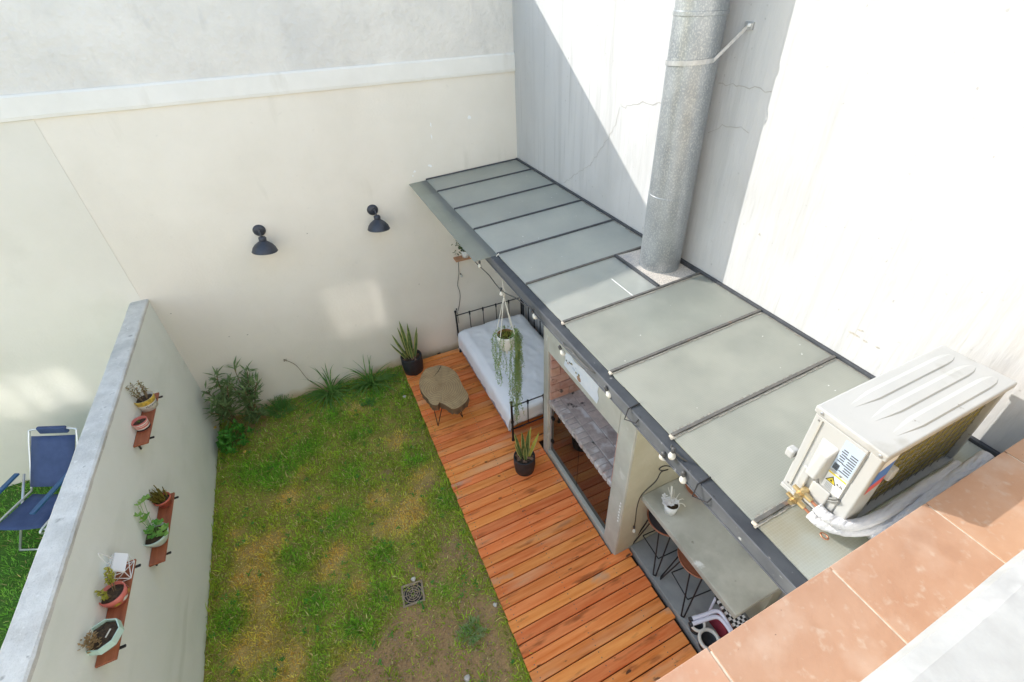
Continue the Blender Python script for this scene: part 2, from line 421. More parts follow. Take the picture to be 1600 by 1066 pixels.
leafmat('dry_leaf', (.30, .20, .09), (.46, .33, .18))
leafmat('moss_leaf', (.16, .13, .02), (.28, .23, .05))
leafmat('bush_leaf', (.05, .11, .03), (.10, .17, .05))
mat('stem_brown', (.16, .11, .06), (.24, .17, .09), scale=20, rough=.9)
mat('petal', (.72, .72, .74), (.80, .80, .81), scale=20, rough=.7)
attrmat('grass_blades', rough=.65, translucent=.22, var=.0)
attrmat('lawn_soil', rough=.95, bump=.6, bscale=70, var=.28)

def damp_foot(name, colour, height):
    nt = MT[name].node_tree; N = nt.nodes; Lk = nt.links; b = N['Principled BSDF']; src = b.inputs['Base Color'].links[0].from_socket
    tc = N.new('ShaderNodeTexCoord'); sp = N.new('ShaderNodeSeparateXYZ'); Lk.new(tc.outputs['Object'], sp.inputs[0])
    n = N.new('ShaderNodeTexNoise'); n.inputs['Scale'].default_value = 4; n.inputs['Detail'].default_value = 7; Lk.new(tc.outputs['Object'], n.inputs['Vector'])
    ma = N.new('ShaderNodeMath'); ma.operation = 'MULTIPLY_ADD'; ma.inputs[1].default_value = .22; ma.inputs[2].default_value = height - .11; Lk.new(n.outputs['Fac'], ma.inputs[0])
    su = N.new('ShaderNodeMath'); su.operation = 'SUBTRACT'; Lk.new(ma.outputs[0], su.inputs[0]); Lk.new(sp.outputs['Z'], su.inputs[1])
    mr = N.new('ShaderNodeMapRange'); mr.inputs['From Min'].default_value = 0; mr.inputs['From Max'].default_value = .12; mr.inputs['To Max'].default_value = .85; Lk.new(su.outputs[0], mr.inputs['Value'])
    mx = N.new('ShaderNodeMixRGB'); mx.inputs['Color2'].default_value = (*colour, 1); Lk.new(mr.outputs[0], mx.inputs['Fac']); Lk.new(src, mx.inputs['Color1']); Lk.new(mx.outputs[0], b.inputs['Base Color'])
damp_foot('cream_wall', (.56, .43, .25), .15)
damp_foot('sage_wall', (.52, .52, .36), .05)

def glass_canopy_mat(name, tint, dirt, clear=.20):
    m = bpy.data.materials.new(name); m.use_nodes = True
    nt = m.node_tree; N = nt.nodes; Lk = nt.links; b = N['Principled BSDF']; out = N['Material Output']
    tc = N.new('ShaderNodeTexCoord')
    # wired glass: a fine square mesh in the pane
    def wave(axis):
        w = N.new('ShaderNodeTexWave'); w.wave_type = 'BANDS'; w.bands_direction = axis; w.inputs['Scale'].default_value = 26; w.inputs['Distortion'].default_value = 0
        Lk.new(tc.outputs['Object'], w.inputs['Vector']); return w
    wx, wy = wave('X'), wave('Y')
    mm = N.new('ShaderNodeMath'); mm.operation = 'MAXIMUM'; Lk.new(wx.outputs['Fac'], mm.inputs[0]); Lk.new(wy.outputs['Fac'], mm.inputs[1])
    pw = N.new('ShaderNodeMath'); pw.operation = 'POWER'; pw.inputs[1].default_value = 6; Lk.new(mm.outputs[0], pw.inputs[0])
    n1 = N.new('ShaderNodeTexNoise'); n1.noise_dimensions = '4D'; n1.inputs['Scale'].default_value = 2.6; n1.inputs['Detail'].default_value = 9; n1.inputs['Roughness'].default_value = .65; Lk.new(tc.outputs['Object'], n1.inputs['Vector'])
    oi = N.new('ShaderNodeObjectInfo'); om = N.new('ShaderNodeMath'); om.operation = 'MULTIPLY'; om.inputs[1].default_value = 9.0; Lk.new(oi.outputs['Random'], om.inputs[0]); Lk.new(om.outputs[0], n1.inputs['W'])
    cr = N.new('ShaderNodeValToRGB'); cr.color_ramp.elements[0].position = .40; cr.color_ramp.elements[1].position = .62
    cr.color_ramp.elements[0].color = (*tint, 1); cr.color_ramp.elements[1].color = (*dirt, 1); Lk.new(n1.outputs['Fac'], cr.inputs['Fac'])
    n2 = N.new('ShaderNodeTexNoise'); n2.inputs['Scale'].default_value = 85; n2.inputs['Detail'].default_value = 2; Lk.new(tc.outputs['Object'], n2.inputs['Vector'])
    m2 = N.new('ShaderNodeMapRange'); m2.inputs['From Min'].default_value = .78; m2.inputs['From Max'].default_value = .82; Lk.new(n2.outputs['Fac'], m2.inputs['Value'])
    mx0 = N.new('ShaderNodeMixRGB'); mx0.inputs['Color2'].default_value = (.74, .74, .70, 1); Lk.new(m2.outputs[0], mx0.inputs['Fac']); Lk.new(cr.outputs[0], mx0.inputs['Color1'])
    mk = N.new('ShaderNodeMath'); mk.operation = 'MULTIPLY'; mk.inputs[1].default_value = .30; Lk.new(pw.outputs[0], mk.inputs[0])
    mx1 = N.new('ShaderNodeMixRGB'); mx1.inputs['Color2'].default_value = (.68, .69, .66, 1); Lk.new(mk.outputs[0], mx1.inputs['Fac']); Lk.new(mx0.outputs[0], mx1.inputs['Color1'])
    ov = N.new('ShaderNodeMapRange'); ov.inputs['To Min'].default_value = .86; ov.inputs['To Max'].default_value = 1.1; Lk.new(oi.outputs['Random'], ov.inputs['Value'])
    oh = N.new('ShaderNodeHueSaturation'); Lk.new(ov.outputs[0], oh.inputs['Value']); Lk.new(mx1.outputs[0], oh.inputs['Color'])
    Lk.new(oh.outputs[0], b.inputs['Base Color'])
    b.inputs['Roughness'].default_value = .22; b.inputs['Specular IOR Level'].default_value = .5
    bp = N.new('ShaderNodeBump'); bp.inputs['Strength'].default_value = .12; bp.inputs['Distance'].default_value = .003
    Lk.new(pw.outputs[0], bp.inputs['Height']); Lk.new(bp.outputs[0], b.inputs['Normal'])
    tr = N.new('ShaderNodeBsdfTranslucent'); tr.inputs['Color'].default_value = (.80, .84, .77, 1)
    tp = N.new('ShaderNodeBsdfTransparent'); tp.inputs['Color'].default_value = (.80, .85, .80, 1)
    a = N.new('ShaderNodeMixShader'); a.inputs[0].default_value = .46; Lk.new(b.outputs[0], a.inputs[1]); Lk.new(tr.outputs[0], a.inputs[2])
    c = N.new('ShaderNodeMixShader'); c.inputs[0].default_value = clear; Lk.new(a.outputs[0], c.inputs[1]); Lk.new(tp.outputs[0], c.inputs[2])
    Lk.new(c.outputs[0], out.inputs['Surface'])
    MT[name] = m
glass_canopy_mat('wired_glass', (.47, .475, .455), (.59, .585, .54))
glass_canopy_mat('wired_glass_sunlit', (.32, .325, .30), (.45, .445, .40))  # same wired glass, colour darkened to offset the sun on the near panes
glass_canopy_mat('clear_glass', (.36, .375, .35), (.46, .465, .43), .42)
glass_canopy_mat('dirty_glass', (.45, .48, .47), (.34, .29, .20))
def plain(name, col, rough, **kw):
    m = bpy.data.materials.new(name); m.use_nodes = True; b = m.node_tree.nodes['Principled BSDF']
    b.inputs['Base Color'].default_value = (*col, 1); b.inputs['Roughness'].default_value = rough
    for k, v in kw.items(): b.inputs[k].default_value = v
    MT[name] = m
plain('door_glass', (.012, .011, .010), .04, **{'Specular IOR Level': .9})
plain('window_glass', (.62, .63, .65), .06, **{'Metallic': 1.0})

def rings(name, dark):
    nt = MT[name].node_tree; N = nt.nodes; Lk = nt.links; b = N['Principled BSDF']; src = b.inputs['Base Color'].links[0].from_socket
    tc = N.new('ShaderNodeTexCoord'); mp = N.new('ShaderNodeMapping'); mp.inputs['Location'].default_value = (.03, -.05, 0); Lk.new(tc.outputs['Object'], mp.inputs['Vector'])
    w = N.new('ShaderNodeTexWave'); w.wave_type = 'RINGS'; w.rings_direction = 'Z'; w.inputs['Scale'].default_value = 11; w.inputs['Distortion'].default_value = 4; w.inputs['Detail'].default_value = 3; w.inputs['Detail Scale'].default_value = 1.5
    Lk.new(mp.outputs[0], w.inputs['Vector'])
    m_ = N.new('ShaderNodeMath'); m_.operation = 'MULTIPLY'; m_.inputs[1].default_value = .55; Lk.new(w.outputs['Fac'], m_.inputs[0])
    mx = N.new('ShaderNodeMixRGB'); mx.inputs['Color2'].default_value = (*dark, 1); Lk.new(m_.outputs[0], mx.inputs['Fac']); Lk.new(src, mx.inputs['Color1']); Lk.new(mx.outputs[0], b.inputs['Base Color'])
rings('log_top', (.20, .12, .06))

# ================================================================== the setting
YW, XW, XD = 5.644, 2.59, -1.87          # back wall face, right wall face, divider face
TZ, TY = 3.05, 0.276                      # tiled ledge: level and outer edge

tag(MB().box(-30, 30, -20, 30, -.30, -.02).build('ground', MT['soil']), 'bare earth under the gardens', 'ground', kind='structure')

# ---- lawn patch map
def Zl(x, y): return onz(320 + x / 3.077, 720 + y / 3.077, 0)
STRAW = [(400, 180, 70), (340, 395, 70), (210, 440, 60), (300, 540, 85), (585, 540, 60), (270, 690, 60), (310, 830, 75), (430, 960, 80), (650, 930, 75),
         (160, 930, 50), (250, 990, 60), (900, 320, 90), (980, 265, 70), (830, 190, 60), (640, 440, 50), (380, 1050, 60), (190, 560, 45), (740, 600, 40), (470, 60, 40),
         (580, 240, 40), (1010, 160, 50), (150, 350, 40)]
BARE = [(1180, 420, 75), (985, 530, 45), (1110, 575, 45), (960, 770, 60), (1060, 745, 40), (1280, 690, 75), (1190, 830, 60), (1050, 890, 85), (900, 960, 90), (1200, 960, 90), (1350, 930, 70),
        (780, 1030, 80), (1080, 1040, 90), (1290, 490, 60), (1330, 800, 60), (1420, 1010, 70), (660, 1050, 60), (1270, 1040, 80), (870, 60, 40), (1390, 700, 40), (1080, 120, 40)]
LUSH = [(330, 60, 90), (200, 60, 80), (700, 60, 80), (420, 470, 90), (860, 450, 70), (540, 690, 90), (850, 640, 70), (720, 820, 80), (120, 760, 70), (1170, 190, 60), (560, 960, 60), (290, 1020, 60), (1260, 840, 45), (640, 300, 80), (1160, 620, 50)]
def patches(lst, k=.00215): return [(Zl(a, b).x, Zl(a, b).y, r * k) for a, b, r in lst]
STRAW, BARE, LUSH = patches(STRAW), patches(BARE, .0024), patches(LUSH)
_c = lambda px, py: onz(px, py, 0)
for (px, py, r) in [(395, 665, .30), (360, 645, .28), (430, 640, .18)]: q = _c(px, py); BARE.append((q.x, q.y, r * .8))
for (px, py, r) in [(480, 700, .2), (560, 680, .16), (440, 740, .2), (520, 650, .15), (590, 615, .2), (650, 720, .16)]: q = _c(px, py); LUSH.append((q.x, q.y, r))
for (px, py, r) in [(620, 690, .28), (660, 740, .26), (560, 640, .2), (650, 800, .25)]: q = _c(px, py); STRAW.append((q.x, q.y, r * .55))
def field(lst, x, y):
    return sum(math.exp(-((x - a) ** 2 + (y - b) ** 2) / (r * r)) for a, b, r in lst)
def lawn_mix(x, y):
    n = mnoise.noise(Vector((x * 2.1, y * 2.1, 0))) * .5 + mnoise.noise(Vector((x * 6.3, y * 6.3, 4))) * .35 + mnoise.noise(Vector((x * 15, y * 15, 9))) * .25
    n2 = mnoise.noise(Vector((x * 5, y * 5, 20))) * .6 + mnoise.noise(Vector((x * 13, y * 13, 29))) * .5
    s = field(STRAW, x, y) * 1.0 + n * .55 - .12
    b = field(BARE, x, y) * 1.05 + n2 * .55 - .12
    l = field(LUSH, x, y) * .9 + n2 * .4
    return max(0, min(1, s)), max(0, min(1, b)), max(0, min(1, l))
GREEN, DEEP, STR, DIRT, MOSS = (.34, .46, .042), (.14, .41, .028), (.86, .52, .11), (.38, .235, .12), (.31, .25, .07)
def lerp(a, b, t): return tuple(p * (1 - t) + q * t for p, q in zip(a, b))
def tint_attr(me, cols):
    at = me.color_attributes.new('tint', 'FLOAT_COLOR', 'POINT')
    at.data.foreach_set('color', np.asarray(cols, dtype=np.float32).ravel())
def lawn_sheet(name, x0, x1, y0, y1, nx, ny, z, fn, label):
    xs = np.linspace(x0, x1, nx); ys = np.linspace(y0, y1, ny)
    v = []; c = []
    for y in ys:
        for x in xs:
            v.append((x, y, z + .012 * mnoise.noise(Vector((x * 3, y * 3, 1))) + .006 * mnoise.noise(Vector((x * 11, y * 11, 2))))); c.append((*fn(x, y), 1))
    f = [(j * nx + i, j * nx + i + 1, (j + 1) * nx + i + 1, (j + 1) * nx + i) for j in range(ny - 1) for i in range(nx - 1)]
    me = bpy.data.meshes.new(name); me.from_pydata(v, [], f); me.materials.append(MT['lawn_soil']); tint_attr(me, c)
    me.polygons.foreach_set('use_smooth', [True] * len(f))
    o = bpy.data.objects.new(name, me); COL.objects.link(o)
    return tag(o, label, 'lawn', kind='structure')
def soilcol(x, y):
    s, b, l = lawn_mix(x, y)
    c = lerp(MOSS, (.52, .37, .13), s * .8); c = lerp(c, DIRT, b * .9); c = lerp(c, (.18, .27, .05), l * .6)
    return c
lawn_sheet('lawn', XD, .62, .25, YW, 90, 190, .0, soilcol, 'patchy courtyard lawn with straw and bare soil')
lawn_sheet('neighbour_lawn', -7.0, -2.03, .25, YW, 60, 70, -.004, lambda x, y: (.06, .14, .02), 'bright green lawn beyond the low wall')

def grass(name, n, x0, x1, y0, y1, colour, keep, label, Lr, W, per=8):
    V = []; F = []; C = []
    cnt = 0
    while cnt < n:
        cx = random.uniform(x0, x1); cy = random.uniform(y0, y1)
        k, c0, ls = keep(cx, cy)
        if random.random() > k: continue
        big = random.random() < .10
        nb = random.randint(3, per) * (2 if big else 1); cnt += nb
        ls *= random.uniform(.6, 1.25) * (1.45 if big else 1); cj = random.uniform(.62, 1.4); spread = .022 * (1.5 if big else 1)
        for _ in range(nb):
            x = min(x1, max(x0, cx + random.gauss(0, spread))); y = min(y1, max(y0, cy + random.gauss(0, spread)))
            a = math.atan2(y - cy, x - cx) + random.gauss(0, .9); le = random.uniform(*Lr) * ls; w = W * random.uniform(.6, 1.3)
            lean = random.uniform(.45, 1.45); dx, dy = math.cos(a), math.sin(a); sx, sy = -dy * w * .5, dx * w * .5
            z0 = -.004
            h1 = le * .55 * math.cos(lean * .6); r1 = le * .55 * math.sin(lean * .6)
            h2 = h1 + le * .45 * math.cos(min(1.5, lean * 1.25)); r2 = r1 + le * .45 * math.sin(min(1.5, lean * 1.25))
            if x + dx * r2 < x0 + .002: dx = abs(dx)
            i = len(V)
            V += [(x - sx, y - sy, z0), (x + sx, y + sy, z0), (x + dx * r1 + sx * .8, y + dy * r1 + sy * .8, z0 + h1), (x + dx * r1 - sx * .8, y + dy * r1 - sy * .8, z0 + h1), (x + dx * r2, y + dy * r2, z0 + h2)]
            F += [(i, i + 1, i + 2, i + 3), (i + 3, i + 2, i + 4)]
            j = cj * random.uniform(.75, 1.3); c = c0 if random.random() > .10 else lerp(c0, (.70, .54, .24), .8)
            c = (min(.85, c[0] * j * random.uniform(.88, 1.14)), min(.85, c[1] * j), c[2] * j)
            C += [(*c, 1)] * 5
    me = bpy.data.meshes.new(name); me.from_pydata(V, [], F); me.materials.append(MT['grass_blades']); tint_attr(me, C)
    o = bpy.data.objects.new(name, me); COL.objects.link(o)
    return tag(o, label, 'grass', kind='stuff')
def keep_court(x, y):
    s, b, l = lawn_mix(x, y)
    edge = 1
    k = (1 - .80 * b) * (.75 + .25 * l) * max(.15, edge)
    c = lerp(GREEN, STR, min(1, max(0, s * 1.15 - l * .35)))
    c = lerp(c, DEEP, l * .8)
    if abs(x + .128) < .10 and abs(y - 2.352) < .115: k *= .04
    rim = 1.5 if (x > .53 or x < XD + .06 or y > YW - .08) else 1.0
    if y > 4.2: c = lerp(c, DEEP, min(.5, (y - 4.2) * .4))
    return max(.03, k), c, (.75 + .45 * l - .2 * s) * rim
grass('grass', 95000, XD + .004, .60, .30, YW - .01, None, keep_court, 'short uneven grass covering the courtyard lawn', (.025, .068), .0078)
def keep_nb(x, y):
    n = mnoise.noise(Vector((x * 4, y * 4, 3)))
    return 1, lerp((.10, .33, .03), (.24, .48, .06), max(0, min(1, .5 + n))), 1
grass('grass', 26000, -4.7, -2.035, 2.2, YW - .01, None, keep_nb, 'lush bright green grass beyond the low wall', (.03, .06), .006)

# crumbs of earth, thatch and dry leaves in the turf, broad-leaved weeds between
rr = random.Random(61); m = MB(); n = 0
while n < 1500:
    x, y = rr.uniform(XD + .02, .58), rr.uniform(.35, YW - .03); s, b, l = lawn_mix(x, y)
    if rr.random() > b * .9 + .05: continue
    n += 1; r_ = rr.uniform(.003, .010); m.lathe([(.0001, -r_ * .5), (r_, 0), (.0001, r_ * .7)], (x, y, .008), n=5, rot=Euler((rr.uniform(-.6, .6), rr.uniform(-.6, .6), rr.uniform(0, 6))).to_matrix())
tag(m.build('soil_crumbs', MT['crumb_earth']), 'loose crumbs of earth on the bare lawn patches', 'soil', kind='stuff')
m = MB()
for k in range(420):
    x, y = rr.uniform(XD + .03, .57), rr.uniform(.35, YW - .03); m.leaf((x, y, .022 + rr.uniform(0, .012)), (rr.uniform(-1, 1), rr.uniform(-1, 1), rr.uniform(-.2, .3)), (0, 0, 1), rr.uniform(.012, .034), rr.uniform(.006, .014), mi=0)
tag(m.build('leaf_litter', MT['dry_leaf']), 'dry leaves and straw scattered over the lawn', 'leaf litter', kind='stuff')
m = MB()
for k in range(190):
    cx, cy = rr.uniform(XD + .05, .55), rr.uniform(.4, YW - .06)
    for j in range(rr.randint(5, 9)):
        a = rr.uniform(0, 6.28); m.leaf((cx + rr.gauss(0, .012), cy + rr.gauss(0, .012), .018 + rr.uniform(0, .014)), (math.cos(a), math.sin(a), rr.uniform(.0, .5)), (0, 0, 1), rr.uniform(.018, .036), rr.uniform(.010, .017), fold=.1)
tag(m.build('lawn_weeds', MT['bright_leaf']), 'low broad leaved weeds growing through the lawn', 'weeds', kind='stuff')

# ---- courtyard walls
w = thing('courtyard_wall', 'tall cream plastered wall carrying the two dark lamps', 'wall', (0, YW, 0))
MB().box(-7.5, XW + .25, YW, YW + .20, -.02, 3.77).build('wall', MT['cream_wall'], w)
MB().box(-7.5, -1.925, YW - .004, YW - .0005, 0, 3.768).build('grey_plaster', MT['grey_wall'], w)
m = MB(); x0, x1 = -7.5, XW - .002
pr = [(YW - .022, 3.772), (YW - .026, 3.80), (YW - .016, 3.945), (YW - .004, 3.962), (YW + .12, 3.964), (YW + .12, 3.772)]
nseg = 60
for i in range(nseg + 1):
    x = x0 + (x1 - x0) * i / nseg
    for (y, z) in pr:
        m.v.append((x, y + .004 * mnoise.noise(Vector((x * 2, z * 3, 5))), z + .004 * mnoise.noise(Vector((x * 3, z, 9)))))
for i in range(nseg):
    for j in range(len(pr)):
        a = i * len(pr) + j; b = i * len(pr) + (j + 1) % len(pr); k = len(pr)
        m.f.append((a, b, b + k, a + k)); m.m.append(0)
m.build('ledge', MT['ledge_plaster'], w)
MB().box(-7.5, XW + .25, YW + .008, YW + .25, 3.95, 4.84).build('upper_wall', MT['rough_white'], w)
def blob(cx, cz, rx, rz, y, n=9, seed=0):
    rr = random.Random(seed)
    pts = [(cx + math.cos(2 * math.pi * i / n) * rx * rr.uniform(.4, 1.2), y, cz + math.sin(2 * math.pi * i / n) * rz * rr.uniform(.4, 1.2)) for i in range(n)]
    return pts
for i, (px, py, rx, rz) in enumerate([(733, 183, .022, .03), (673, 195, .012, .03), (674, 213, .008, .035), (648, 268, .02, .018), (672, 259, .03, .02), (704, 282, .012, .012), (645, 275, .012, .012)]):
    q = ony(px, py, YW)
    MB().add(blob(q.x, q.z, rx, rz, YW - .003, seed=i), [tuple(range(9))]).build('paint_chip', MT['patch_white'], w)
for i, (px, py) in enumerate([(358, 526), (387, 523), (267, 490), (480, 365), (655, 444)]):
    q = ony(px, py, YW)
    MB().add(blob(q.x, q.z, .012, .008, YW - .003, seed=40 + i), [tuple(range(9))]).build('paint_chip', MT['spall'], w)

w = thing('party_wall', 'tall white plastered wall behind the glass canopy and metal flue', 'wall', (XW, 2, 0))
MB().box(XW, XW + .25, -3, YW + .20, -.02, 6.3).build('wall', MT['white_wall'], w)
def crack(pts, wd, seed):
    rr = random.Random(seed); P = [onx(*p, XW) for p in pts]; out = []
    for i in range(len(P) - 1):
        n = max(2, int((P[i + 1] - P[i]).length / .035))
        for j in range(n):
            q = P[i].lerp(P[i + 1], j / n); out.append(q + Vector((0, rr.uniform(-.012, .012), rr.uniform(-.012, .012))))
    out.append(P[-1]); m = MB()
    for i, q in enumerate(out):
        t = (out[min(i + 1, len(out) - 1)] - out[max(i - 1, 0)]).normalized(); nn = Vector((0, -t.z, t.y)) * wd * rr.uniform(.4, 1.2) * .5
        m.v += [(XW - .002, *(q + nn).yz), (XW - .002, *(q - nn).yz)]
    for i in range(len(out) - 1): m.f.append((2 * i, 2 * i + 1, 2 * i + 3, 2 * i + 2)); m.m.append(0)
    m.build('crack', MT['crack_dark'], w)
crack([(880, 287), (905, 268), (925, 255), (945, 225), (962, 195), (968, 168)], .005, 1)
crack([(972, 168), (1000, 161), (1034, 162)], .006, 2)
crack([(1122, 130), (1150, 133), (1180, 138), (1206, 143)], .006, 3)
crack([(1106, 205), (1130, 197), (1150, 197), (1170, 208)], .005, 4)
for i, (px, py, ry, rz) in enumerate([(1335, 522, .035, .010), (1352, 533, .02, .007), (1372, 543, .014, .006), (1187, 366, .008, .012), (1345, 516, .02, .008)]):
    q = onx(px, py, XW); rr = random.Random(i)
    MB().add([(XW - .003, q.y + math.cos(2 * math.pi * k / 9) * ry * rr.uniform(.4, 1.2), q.z + math.sin(2 * math.pi * k / 9) * rz * rr.uniform(.4, 1.2)) for k in range(9)], [tuple(range(9))]).build('paint_chip', MT['spall'], w)

w = thing('divider_wall', 'low sage plastered dividing wall with rough cement coping and three shelves', 'wall', (-1.95, 2.9, 0))
MB().box(-2.03, XD, TY - .02, YW, -.02, 1.895).build('wall', MT['sage_wall'], w)
m = MB(); n = 90
pr = [(-2.034, 1.897), (-2.036, 1.925), (-2.025, 1.934), (-1.878, 1.934), (-1.866, 1.925), (-1.867, 1.897)]
for i in range(n + 1):
    y = TY - .02 + (YW - TY + .02) * i / n
    for (x, z) in pr: m.v.append((x + .004 * mnoise.noise(Vector((y * 9, z * 40, x * 50))), y, z + .003 * mnoise.noise(Vector((y * 14, x * 30, 2)))))
for i in range(n):
    for j in range(6):
        a = i * 6 + j; b = i * 6 + (j + 1) % 6; m.f.append((a, b, b + 6, a + 6)); m.m.append(0)
m.build('coping', MT['coping_cement'], w)

w = thing('house_wall', 'white two storey house front behind the tiled ledge', 'house', (0, .2, 0))
MB().box(-7.5, XW - .003, TY - .16, TY - .02, -.02, TZ - .16).build('lower_wall', MT['house_white'], w)
HYF = -1.0                                  # front of the upper storey, set back behind the terrace
MB().box(-9.0, XW - .003, HYF - .25, HYF, TZ - .16, 6.4).build('upper_wall', MT['house_white'], w)
MB().box(-7.5, XW - .003, HYF, -.905, TZ - .155, TZ - .02).build('terrace_strip', MT['grout'], w)

# upper windows, sunlit; their panes throw the soft light patches onto the far wall
def upper_window(px, py, ww, wh, nbars):
    q = ony(px, py, YW); t = (YW - HYF) / -SUN_TRAVEL.y
    cx, cz = q.x - SUN_TRAVEL.x * t, q.z - SUN_TRAVEL.z * t
    f = MB(); e = .05
    f.box(cx - ww / 2 - e, cx + ww / 2 + e, HYF + .001, HYF + .03, cz - wh / 2 - e, cz - wh / 2); f.box(cx - ww / 2 - e, cx + ww / 2 + e, HYF + .001, HYF + .03, cz + wh / 2, cz + wh / 2 + e)
    f.box(cx - ww / 2 - e, cx - ww / 2, HYF + .001, HYF + .03, cz - wh / 2, cz + wh / 2); f.box(cx + ww / 2, cx + ww / 2 + e, HYF + .001, HYF + .03, cz - wh / 2, cz + wh / 2)
    wf = f.build('window', MT['white_wire'], w)
    MB().add([(cx - ww / 2, HYF + .008, cz - wh / 2), (cx + ww / 2, HYF + .008, cz - wh / 2), (cx + ww / 2, HYF + .008, cz + wh / 2), (cx - ww / 2, HYF + .008, cz + wh / 2)], [(3, 2, 1, 0)]).build('pane', MT['window_glass'], wf)
    for k in range(nbars):
        x = cx - ww / 2 + ww * (k + 1) / (nbars + 1); MB().box(x - .03, x + .03, HYF + .02, HYF + .04, cz - wh / 2, cz + wh / 2).build('glazing_bar', MT['white_wire'], wf)
w = [o for o in bpy.data.objects if o.name == 'house_wall'][0]
upper_window(560, 484, .62, .82, 3)
upper_window(60, 615, .75, .55, 2)

# ---- tiled ledge and sill near the camera
lg = thing('tiled_ledge', 'orange terracotta tiled ledge in the sunlit foreground', 'ledge', (1, 0, TZ))
MB().box(-3.0, XW - .004, -.9, TY - .012, TZ - .155, TZ - .0025).build('slab', MT['grout'], lg)
jx = onz(1298, 888, TZ).x; pitch = (onz(1447, 787, TZ).x - onz(1108, 1015, TZ).x) / 2
proto = None
for j in range(2):
    for i in range(-5, 4):
        xa = jx + i * pitch + .0035; xb = min(jx + (i + 1) * pitch - .0035, XW - .006)
        ya = TY - (j + 1) * pitch + .0035; yb = TY - j * pitch - (.0035 if j else 0)
        if xb - xa < .02: continue
        full = abs((xb - xa) - (pitch - .007)) < 1e-4
        if j == 0 and full and proto: share(proto, lg, ((xa + xb) / 2, (ya + yb) / 2, TZ - .006))
        else:
            t = MB().box(xa, xb, ya, yb, TZ - .012, TZ).build('tile', MT['terracotta'], lg, bevel=.002, seg=2, loc=((xa + xb) / 2, (ya + yb) / 2, TZ - .006))
            if j == 0 and full: proto = t
sl = thing('stone_sill', 'speckled pale grey stone sill in the near corner', 'sill', (.7, -.1, 3.85))
m = MB(); n = 40
e0 = onz(1344, 1066, 3.9); e1 = onz(1600, 849, 3.9)
pr = [(-.30, 3.80), (-.0, 3.80), (.012, 3.815), (.015, 3.875), (.008, 3.893), (-.012, 3.90), (-.30, 3.90)]
for i in range(n + 1):
    x = -1.2 + 3.6 * i / n
    for (y, z) in pr: m.v.append((x, y + .003 * mnoise.noise(Vector((x * 8, z * 9, 0))), z))
k = len(pr)
for i in range(n):
    for j in range(k):
        a = i * k + j; b = i * k + (j + 1) % k; m.f.append((a, b, b + k, a + k)); m.m.append(0)
m.build('slab', MT['granite'], sl, smooth=False)
MB().box(-1.2, 2.4, -.28, -.03, TZ + .002, 3.80).build('base', MT['cream_wall'], sl)

# ================================================================== deck
DX0, DP, DZ = .565, .104, .060
dk = thing('wooden_deck', 'orange hardwood deck of crosswise boards beside the lawn', 'deck', (1.2, 3, 0))
pat = {}
yb = onz(660 + 135 / 6.6625, 660 + 235 / 6.6625, DZ).y
k0 = int((YW - .01 - yb) / DP)
for k in range(-k0, 60):
    y1 = yb - k * DP - .0045; y0 = y1 - DP + .009
    if y1 > YW - .004 or y0 < TY: continue
    if y0 > 3.30: xr, key = 2.57, 'a'
    elif y0 > 1.79: xr, key = 1.722, 'b'
    else: xr, key = 1.895, 'c'
    j = random.choice([0, 1, 2]); key2 = (key, j)
    xl = DX0 + (-.004, .003, .0)[j]
    if key == 'c': xr += (-.02, .008, -.008)[j]
    L = xr - xl; c = (xl, (y0 + y1) / 2, DZ - .0125)
    if key2 in pat: share(pat[key2], dk, c, rot=(random.uniform(-.004, .004), random.uniform(-.0012, .0012), random.uniform(-.0012, .0012)))
    else:
        pat[key2] = MB().box(xl, xr, y0, y1, DZ - .025, DZ).build('board', MT['deck_wood'], dk, bevel=.0035, seg=2, loc=c)
for xj in (.63, 1.15, 1.66):
    MB().box(xj - .025, xj + .025, TY + .01, YW - .01, -.01, DZ - .026).build('joist', MT['deck_joist'], dk)
MB().box(DX0 + .012, DX0 + .03, TY + .01, YW - .01, -.01, DZ - .028).build('fascia', MT['deck_joist'], dk)

m = MB()
k = 0
for k in range(-k0, 60):
    y1 = yb - k * DP - .0045; y0 = y1 - DP + .009
    if y1 > YW - .004 or y0 < TY: continue
    for xj in (.63, 1.15, 1.66):
        for f in (.25, .75):
            m.lathe([(.0048, .0006), (.0001, .0004)], (xj + random.uniform(-.006, .006), y0 + (y1 - y0) * f + random.uniform(-.004, .004), DZ + .0006), n=6)
tag(m.build('screws', MT['screw'], dk), kind='stuff')

# ---- concrete slab under the bar
tag(MB().box(1.915, XW - .004, TY, 1.795, -.01, .10).build('concrete_slab', MT['concrete_slab'], bevel=.006), 'grey concrete floor slab under the bar counter', 'slab', kind='structure')

# ================================================================== barbecue
FX, BY0, BY1 = 1.735, 1.80, 3.285
SH, LN = .955, 1.625                        # shelf top, lintel underside
bq = thing('barbecue', 'built-in concrete barbecue with brick hearth and dark glass doors', 'barbecue', (2.1, 2.5, 0))
MB().box(FX, XW - .004, BY1 - .10, BY1, 0, 2.60).build('side_wall', MT['concrete_grey'], bq, bevel=.006)
m = MB().box(FX, XW - .004, BY0, BY0 + .195, 0, 2.60)
sw = m.build('side_wall', [MT['concrete_grey'], MT['stucco_olive']], bq, bevel=.012, seg=3)
MB().box(FX + .02, XW - .006, BY0 - .004, BY0 + .0, .10, 2.598).build('stucco_face', MT['stucco_olive'], bq)
MB().box(FX + .001, XW - .006, BY0 + .196, BY1 - .101, LN, 2.598).build('hood', MT['concrete_grey'], bq, bevel=.004)
MB().box(FX + .004, FX + .06, BY0 + .196, BY1 - .101, 0, .115).build('plinth', MT['concrete_grey'], bq, bevel=.005)
